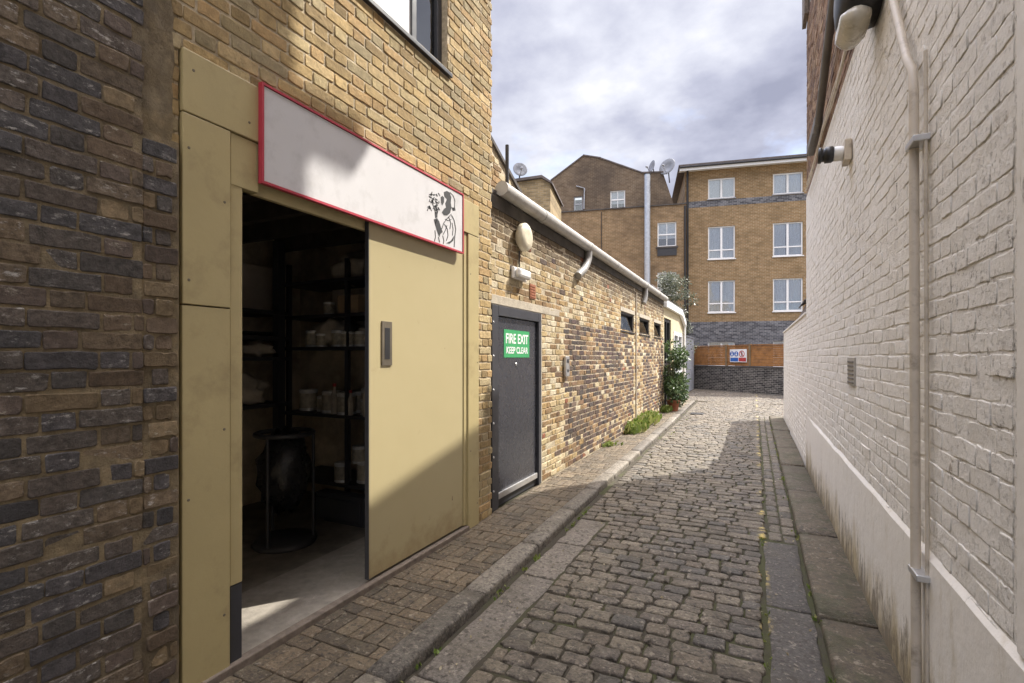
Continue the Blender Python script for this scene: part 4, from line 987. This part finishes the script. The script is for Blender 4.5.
for fr2, (a, c, z0, z1), sash in ((FB, lw[0], 1), (FB, lw[1], 2), (FG, uw[0], 0), (FG, uw[1], 1)):
    w = MB(); f = .06; m = (a + c) / 2; zm = (z0 + z1) / 2
    bars = [(a, c, z0, z0 + f), (a, c, z1 - f, z1), (a, a + f, z0 + f, z1 - f), (c - f, c, z0 + f, z1 - f), (a + f, c - f, zm - .035, zm + .035)]
    if sash == 1: bars += [(m - .018, m + .018, z0 + f, zm - .035), (m - .018, m + .018, zm + .035, z1 - f)]
    for q in bars: w.fb(fr2, q[0] + .002, q[1] - .002, q[2] + .002, q[3] - .002, -.12, -.05)
    wn = part(w, 'window', M['upvc'] if a != 1.56 else M['grey'], oh)
    w = MB(); w.fb(fr2, a + f, c - f, z0 + f, z1 - f, -.09, -.085); part(w, 'pane', M['glass'], wn)
    if sash: w = MB(); w.fb(fr2, a, c, (zm - .2) if sash == 1 else z0, z1, -.17, -.16); part(w, 'blind', M['curtain'], wn)
    w = MB(); w.fb(fr2, a - .08, c + .08, z0 - .09, z0 - .003, -.1, .08); part(w, 'sill', M['felt'], wn)
    w = MB(); w.fb(fr2, a, c, z0, z1, -.7, -.68); part(w, 'room_backdrop', M['roomd'], wn)
b = MB(); b.fb(FB, 6.0, 6.97, 6.86, 7.25, .002, .06); part(b, 'window_box', M['rackm'], oh)
b = MB(); b.tube([FG.p(1.7, 11.0, .05), FG.p(2.15, 10.85, .05), FG.p(2.12, 9.7, .05)], .035, 8); part(b, 'waste_pipe', M['grey'], oh)
b = MB(); b.tube([P(7.38, 9.4, .09), P(7.38, 0, .09)], .05, 8); part(b, 'downpipe', M['black'], oh)
b = MB(); b.tube([P(3.1, 9.4, .03), P(3.1, 3, .03)], .018, 6); part(b, 'cable', M['black'], oh)
t = thing('metal_flue', 'tall silver metal flue pipe standing up the old house wall', 'flue', FB.p(5.48, 4, .3))
b = MB(); b.tube([P(5.48, 4, .3), P(5.48, 11.1, .3)], .16, 16); part(b, 'pipe', M['steel'], t)
for z in (5.2, 6.5, 7.8, 9.1, 10.4):
    b = MB(); b.tube([P(5.48, z, .3), P(5.48, z + .06, .3)], .172, 16); part(b, 'joint_band', M['steel'], t)
b = MB(); b.tube([P(5.48, 11.1, .3), P(5.48, 11.13, .3)], .18, 16); part(b, 'rim', M['rackm'], t)
def dish(c, r, label, aim=(-.35, -.9, .25)):
    t = thing('satellite_dish', label, 'satellite dish', c, 'satellite dishes on the roofs')
    a = Vector(aim).normalized(); p = Vector(c)
    b = MB(); b.lathe(p - a * r * .3, [(r * .05, 0), (r * .5, r * .07), (r * .8, r * .18), (r, r * .3), (r * .98, r * .33), (r * .5, r * .12), (r * .05, r * .05)], a, 20); part(b, 'reflector', M['dish'], t)
    b = MB(); b.tube([p - a * r * .3 + Vector((0, 0, -.1)), p - a * r * .6 + Vector((0, 0, -r * 1.6))], .03, 8); part(b, 'mount', M['rackm'], t)
    b = MB(); b.tube([p + Vector((0, 0, -r * .9)), p + a * r * 1.1 + Vector((0, 0, -r * .3))], .018, 6); b.lathe(p + a * r * 1.0 + Vector((0, 0, -r * .3)), [(.05, 0), (.05, .12)], -a, 10); part(b, 'feed_arm', M['grey'], t)
dish(FB.p(5.72, 11.75, -.35), .34, 'smaller grey satellite dish beside the flue on the old house', (-.75, -.6, .2))
dish(FB.p(6.5, 11.62, -.2), .46, 'larger grey satellite dish at the gable end right of the flue', (-.35, -.9, .25))
dish((-8.55, 18.35, 9.15), .3, 'small satellite dish on the low house roof far left', (.6, -.75, .2))

# small house further left
FS = FR(-13, 17.5, .978, .2084)
SBk = farbrick('pale_stock_brick', (FS.ux, FS.uy), [(.36, .28, .16), (.29, .22, .125)], (.33, .28, .2))
t = thing('small_house', 'small pale brick house end with slate roof left of the old gable', 'building', FS.p(3, 0, -2))
b = MB(); b.prism(FS, [(0, -.16), (5.75, -.16), (5.75, 8.5), (5.4, 8.72), (0, 8.45)], -3, 0); part(b, 'wall', SBk, t)
b = MB(); b.prism(FS, [(-.1, 8.46), (5.4, 8.735), (5.85, 8.45), (5.85, 8.52), (5.42, 8.84), (-.1, 8.56)], -3.1, .12); part(b, 'roof', M['slate'], t)

# ------------------------------------------------------------------ right side: tall white painted building
FRt = FR(.662, 0, 0, -1)                 # u = -y
YR = 8.3
rb = thing('white_brick_building', 'tall building with white painted brick below and brown brick above, right of the lane', 'building', (1.6, 4.5, 0))
ZP = 3.83
b = MB(); b.fb(FRt, -YR, 3, -.16, ZP, -.02, 0, 0)
bricks(b, FRt, -YR, -1.9, .66, ZP - .02, [(-4.67, -4.36, 1.33, 1.55)], 'F', .0022, .0022, tilt=.0013, joint=.007)
part(b, 'painted_wall', [M['white']], rb)
b = MB(); hs_ = lambda y: 6.3
top = [(-YR, 6.75), (-YR + .55, 6.45), (-5.8, 6.22)]
b.prism(FRt, [(-YR, ZP + .002), (-5.8, ZP + .002), (-5.8, 6.22), (-YR, 6.75)], -.3, -.012, 1)
b.prism(FRt, [(-5.798, ZP + .002), (3, ZP + .002), (3, 10.2), (-5.798, 10.2)], -.3, -.012, 1)
bricks(b, FRt, -YR, -3.4, ZP + .01, 6.3, (), 'F', .008, .003, o=-.012)
# body of the building behind the lane face, chamfered at the far corner
b.add([(.70, 8.28, -.16), (1.3, 9.9, -.16), (6, 9.9, -.16), (.70, 8.28, 6.6), (1.3, 9.9, 6.6), (6, 9.9, 6.6)], [(1, 0, 3, 4), (2, 1, 4, 5)], 1)
b.add([(.93, 5.8, 6.2), (.93, 8.28, 6.6), (1.3, 9.9, 6.6), (6, 9.9, 6.6), (6, 5.8, 6.2)], [(0, 4, 3, 2, 1)], 1)
b.box(.95, 6, -3, 5.79, 6.0, 10.2, 1)
part(b, 'upper_wall', [M['brownb'], M['mortb']], rb)
b = MB(); b.fb(FRt, -YR - .03, -YR + .35, 6.28, 6.9, .0, .05); part(b, 'eave_box', M['timber'], rb)
b = MB(); b.fb(FRt, -6.15, -5.4, 8.38, 8.62, -.02, .12); part(b, 'gutter', M['gutter'], rb)  # unseen block, no real gutter, added to shape the shadow on the shop sign
b = MB()
n = 60
for i in range(n):    # plinth with an uneven top edge
    ya, yb = -YR + (YR + 3) * i / n, -YR + (YR + 3) * (i + 1) / n
    za, zb = .74 + .015 * noise.noise((ya * 2.3, 0, 0)), .74 + .015 * noise.noise((yb * 2.3, 0, 0))
    oa, ob = .016 + .004 * noise.noise((ya * 3, 1, 0)), .016 + .004 * noise.noise((yb * 3, 1, 0))
    if ya < -6.8: oa *= (ya + YR) / 1.5
    if yb < -6.8: ob *= (yb + YR) / 1.5
    b.quad(FRt.p(ya, -.16, oa + .004), FRt.p(yb, -.16, ob + .004), FRt.p(yb, zb - .03, ob), FRt.p(ya, za - .03, oa))
    b.quad(FRt.p(ya, za - .03, oa), FRt.p(yb, zb - .03, ob), FRt.p(yb, zb, -.002), FRt.p(ya, za, -.002))
part(b, 'plinth', M['plinth'], rb)
b = MB(); b.fb(FRt, -1.85, 3, .735, ZP, -.015, .014); part(b, 'render_strip', M['plinth'], rb, .006)
t = thing('wall_vent', 'small louvred vent grille low on the white brick wall', 'vent', (.64, 4.5, 1.44))
b = MB(); b.fb(FRt, -4.66, -4.37, 1.335, 1.545, -.012, .012); part(b, 'frame', M['ventg'], t)
b = MB()
for k in range(6): b.fb(FRt, -4.635, -4.395, 1.352 + k * .031, 1.364 + k * .031, .012, .017)
part(b, 'louvres', M['piped'], t)
# conduit pipes
b = MB(); x = .628
b.tube([(x, 3.22, 3.55), (x, 3.12, 3.36), (x, 2.86, 2.92), (x, 2.77, 2.82), (x, 2.75, 2.7), (x - .006, 2.70, .9), (x - .012, 2.655, -.012)], .0185, 12)
t = single(b, 'conduit_pipe', M['pipeg'], 'thick grey conduit running down the white brick wall with an angled top', 'pipe', (x, 2.85, 0))
b = MB(); b.tube([(.64, 2.60, -.012), (.646, 2.655, 2.84)], .0075, 8); t2 = single(b, 'thin_conduit', M['pipeg'], 'thin white conduit just beside the thick grey conduit pipe', 'pipe', (.625, 2.74, 0))
for z in (.62, 2.46):
    b = MB(); yb = 2.69 + .05 * (z - .6) / 2; b.box(.60, .66, yb - .10, yb + .03, z, z + .028); part(b, 'bracket', M['alu'], t, .004)
# dark downpipe and cables on the brown brick
t = thing('sloping_downpipe', 'dark sloping drainpipe crossing the brown brick high on the right', 'pipe', (.595, 5.5, 4.1))
b = MB(); b.tube([(.595, 4.7, 4.72), (.595, 6.05, 4.02), (.595, 6.25, 3.96)], .036, 12); part(b, 'pipe', M['piped'], t)
b = MB(); b.box(.56, .64, 6.1, 7.0, 3.97, 4.07); part(b, 'hopper', M['piped'], t, .01)
for k, (o1, zz) in enumerate(((.62, 3.90), (.63, 3.97))):
    b = MB(); b.tube([(o1, 3.6 + i * .35, zz + .03 * math.sin(i * 1.1 + k) - .01 * i) for i in range(13)], .011, 6)
    single(b, 'wall_cable', M['pipeg'], 'thin cable running along the top of the white paint', 'cable', (o1, 5, zz), 'cables along the paint line')
# floodlight
t = thing('floodlight', 'large black floodlight with frosted lens high on the white wall', 'lamp', (.6, 3.6, 3.6))
def loft(mb, secs, mi=0):
    n = len(secs[0]); vs = [p for s in secs for p in s]
    fs = [(i * n + k, i * n + (k + 1) % n, (i + 1) * n + (k + 1) % n, (i + 1) * n + k) for i in range(len(secs) - 1) for k in range(n)]
    mb.add(vs, fs + [tuple(range(n - 1, -1, -1)), tuple((len(secs) - 1) * n + k for k in range(n))], mi, True)
def oval(x, yc, zc, ry, rz, n=16): return [(x, yc + ry * math.copysign(abs(math.cos(a)) ** .7, math.cos(a)), zc + rz * math.copysign(abs(math.sin(a)) ** .7, math.sin(a))) for a in [2 * math.pi * k / n for k in range(n)]]
b = MB(); loft(b, [oval(.656, 3.62, 3.76, .20, .20), oval(.60, 3.62, 3.76, .21, .21), oval(.56, 3.62, 3.75, .20, .21), oval(.50, 3.62, 3.72, .18, .18), oval(.455, 3.62, 3.70, .13, .13), oval(.44, 3.62, 3.70, .06, .06)])
part(b, 'housing', M['spot'], t)
b = MB()
secs = []
for k in range(6):
    q = k / 5; secs.append(oval(.455 + .15 * q, 3.62, 3.545 + .0 * q - .012 * math.sin(math.pi * q), .13 + .05 * math.sin(math.pi * q), .035 + .035 * math.sin(math.pi * q), 14))
loft(b, secs); part(b, 'lens', M['lens'], t)
# spot lamp
t = thing('wall_spotlight', 'small black spotlight on a pale square base sticking out of the white wall', 'lamp', (.63, 4.6, 3.12))
b = MB(); b.box(.61, .656, 4.5, 4.66, 3.04, 3.2); part(b, 'base_plate', M['pipeg'], t, .006)
b = MB(); b.lathe((.612, 4.58, 3.12), [(.055, 0), (.055, .06), (.05, .062)], (-1, .06, .06), 18); part(b, 'collar', M['whitep'], t)
b = MB(); b.lathe((.552, 4.583, 3.124), [(.05, 0), (.062, .015), (.062, .06), (.05, .065), (.05, .08), (.06, .085), (.06, .105), (.03, .107)], (-1, .06, .06), 18); part(b, 'lamp_head', M['spot'], t)

# low white wall beyond, with shed roof
lw_ = thing('low_white_wall', 'lower white painted brick wall continuing beyond the tall right hand building', 'wall', (.78, 11.5, 0))
FW = FR(.665, 0, 0, -1)
b = MB(); b.fb(FW, -14.65, -YR - .01, -.16, 2.16, -.24, 0)
bricks(b, FW, -14.64, -YR - .015, .05, 2.12, (), 'F', .0026, .0012, joint=.008)
part(b, 'wall', [M['white']], lw_)
b = MB(); b.fb(FW, -14.67, -YR - .01, 2.162, 2.20, -.26, .02); part(b, 'coping', M['white'], lw_, .01)
t = thing('shed_roof', 'ragged dark felt roof edge lying on the low white wall', 'roof', (1.2, 8.9, 2.2))
b = MB()
b.hexa([(.66, 8.36, 2.21), (.66, 9.75, 2.21), (.86, 9.75, 2.21), (.86, 8.36, 2.21), (.70, 8.36, 2.40), (.72, 9.6, 2.34), (.86, 9.7, 2.4), (.86, 8.36, 2.48)], 1); part(b, 'verge', [M['felt'], M['timber']], t)
b = MB(); vs = []
for i in range(13):
    yy = 8.34 + i * .125
    for k in range(5): vs.append((.665 + k * .16 + .03 * noise.noise((i * .8, k, 0)), yy, 2.45 + k * .05 + .05 * noise.noise((i * .9, k * .7, 5)) - (.06 if k == 0 else 0)))
b.add(vs, [(i * 5 + k, i * 5 + k + 1, (i + 1) * 5 + k + 1, (i + 1) * 5 + k) for i in range(12) for k in range(4)], 0, True)
o = part(b, 'felt_sheet', M['felt'], t); sm = o.modifiers.new('s', 'SOLIDIFY'); sm.thickness = .012
t = thing('brick_shed', 'brick shed body behind the low white wall', 'shed', (1.6, 9.3, 0))
bpy.data.objects.remove(t)

# ------------------------------------------------------------------ sky, sun, camera
sd_ = Vector((.52, .66, 1.0)).normalized()           # direction towards the sun
el = math.asin(sd_.z); az = math.atan2(sd_.x, sd_.y)
W = bpy.data.worlds.new('World'); S.world = W; W.use_nodes = True
n = NT(W.node_tree); bg = n.t.nodes['Background']
sky = n.n('ShaderNodeTexSky', sky_type='NISHITA', sun_disc=False, sun_elevation=el, sun_rotation=az, air_density=1.0, dust_density=1.2, ozone_density=1.5)
d = n.n('ShaderNodeTexCoord').outputs['Generated']; sx, sy, szz = n.sep(d)[0], n.sep(d)[1], n.sep(d)[2]
zz = n.math('ADD', n.math('MAXIMUM', szz, .02), .22)
pv_ = n.n('ShaderNodeCombineXYZ', i={0: n.math('DIVIDE', sx, zz), 1: n.math('DIVIDE', sy, zz), 2: 0.35}).outputs[0]
cov = n.ramp(n.noise(pv_, 1.1, 8, .55), [(.34, 0), (.50, 1)])
body = n.math('ADD', n.math('MULTIPLY', n.noise(pv_, 1.5, 9, .55), .75), n.math('MULTIPLY', n.noise(pv_, 4.2, 8, .55), .25))
CL = 3.45
cc = n.ramp(body, [(.38, (.40, .42, .55)), (.47, (.60, .62, .76)), (.55, (.84, .86, .97)), (.63, (1.12, 1.12, 1.12))])
cl_ = n.mix(1.0, cc, (CL, CL, CL), 'MULTIPLY')
zf = n.ramp(szz, [(.585, 0), (.90, 1)])
zen = n.math('ADD', 1.0, n.math('MULTIPLY', zf, 7.2))
c = n.mix(cov, n.mix(1.0, sky.outputs[0], (1.0, 1.0, 1.05), 'MULTIPLY'), cl_)
c = n.mix(zf, c, n.mix(1.0, c, (1.10, 1.0, .86), 'MULTIPLY'))
n.set(bg, 'Color', n.n('ShaderNodeVectorMath', operation='SCALE', i={0: c, 'Scale': zen}).outputs[0]); bg.inputs['Strength'].default_value = .12
L = bpy.data.lights.new('Sun', 'SUN'); L.energy = 3.6; L.angle = rad(.53); L.color = (1, .95, .86)
lo = bpy.data.objects.new('sun_lamp', L); COL.objects.link(lo); lo.rotation_euler = (-sd_).to_track_quat('-Z', 'Y').to_euler(); lo.location = (20, 25, 40)
cam = bpy.data.cameras.new('Camera'); cam.sensor_width = 36; cam.lens = 500 / 1024 * 36; cam.shift_y = 15.5 / 1024; cam.clip_start = .05; cam.clip_end = 2000
co = bpy.data.objects.new('Camera', cam); COL.objects.link(co); co.location = (0, 0, 1.55); co.rotation_euler = (rad(90), 0, math.atan(243 / 500)); S.camera = co
S.render.engine = 'CYCLES'; S.render.resolution_x = 1024; S.render.resolution_y = 683
S.view_settings.view_transform = 'Standard'; S.view_settings.look = 'None'; S.view_settings.gamma = 1; S.view_settings.exposure = 1.3
S.cycles.max_bounces = 8; S.cycles.diffuse_bounces = 5
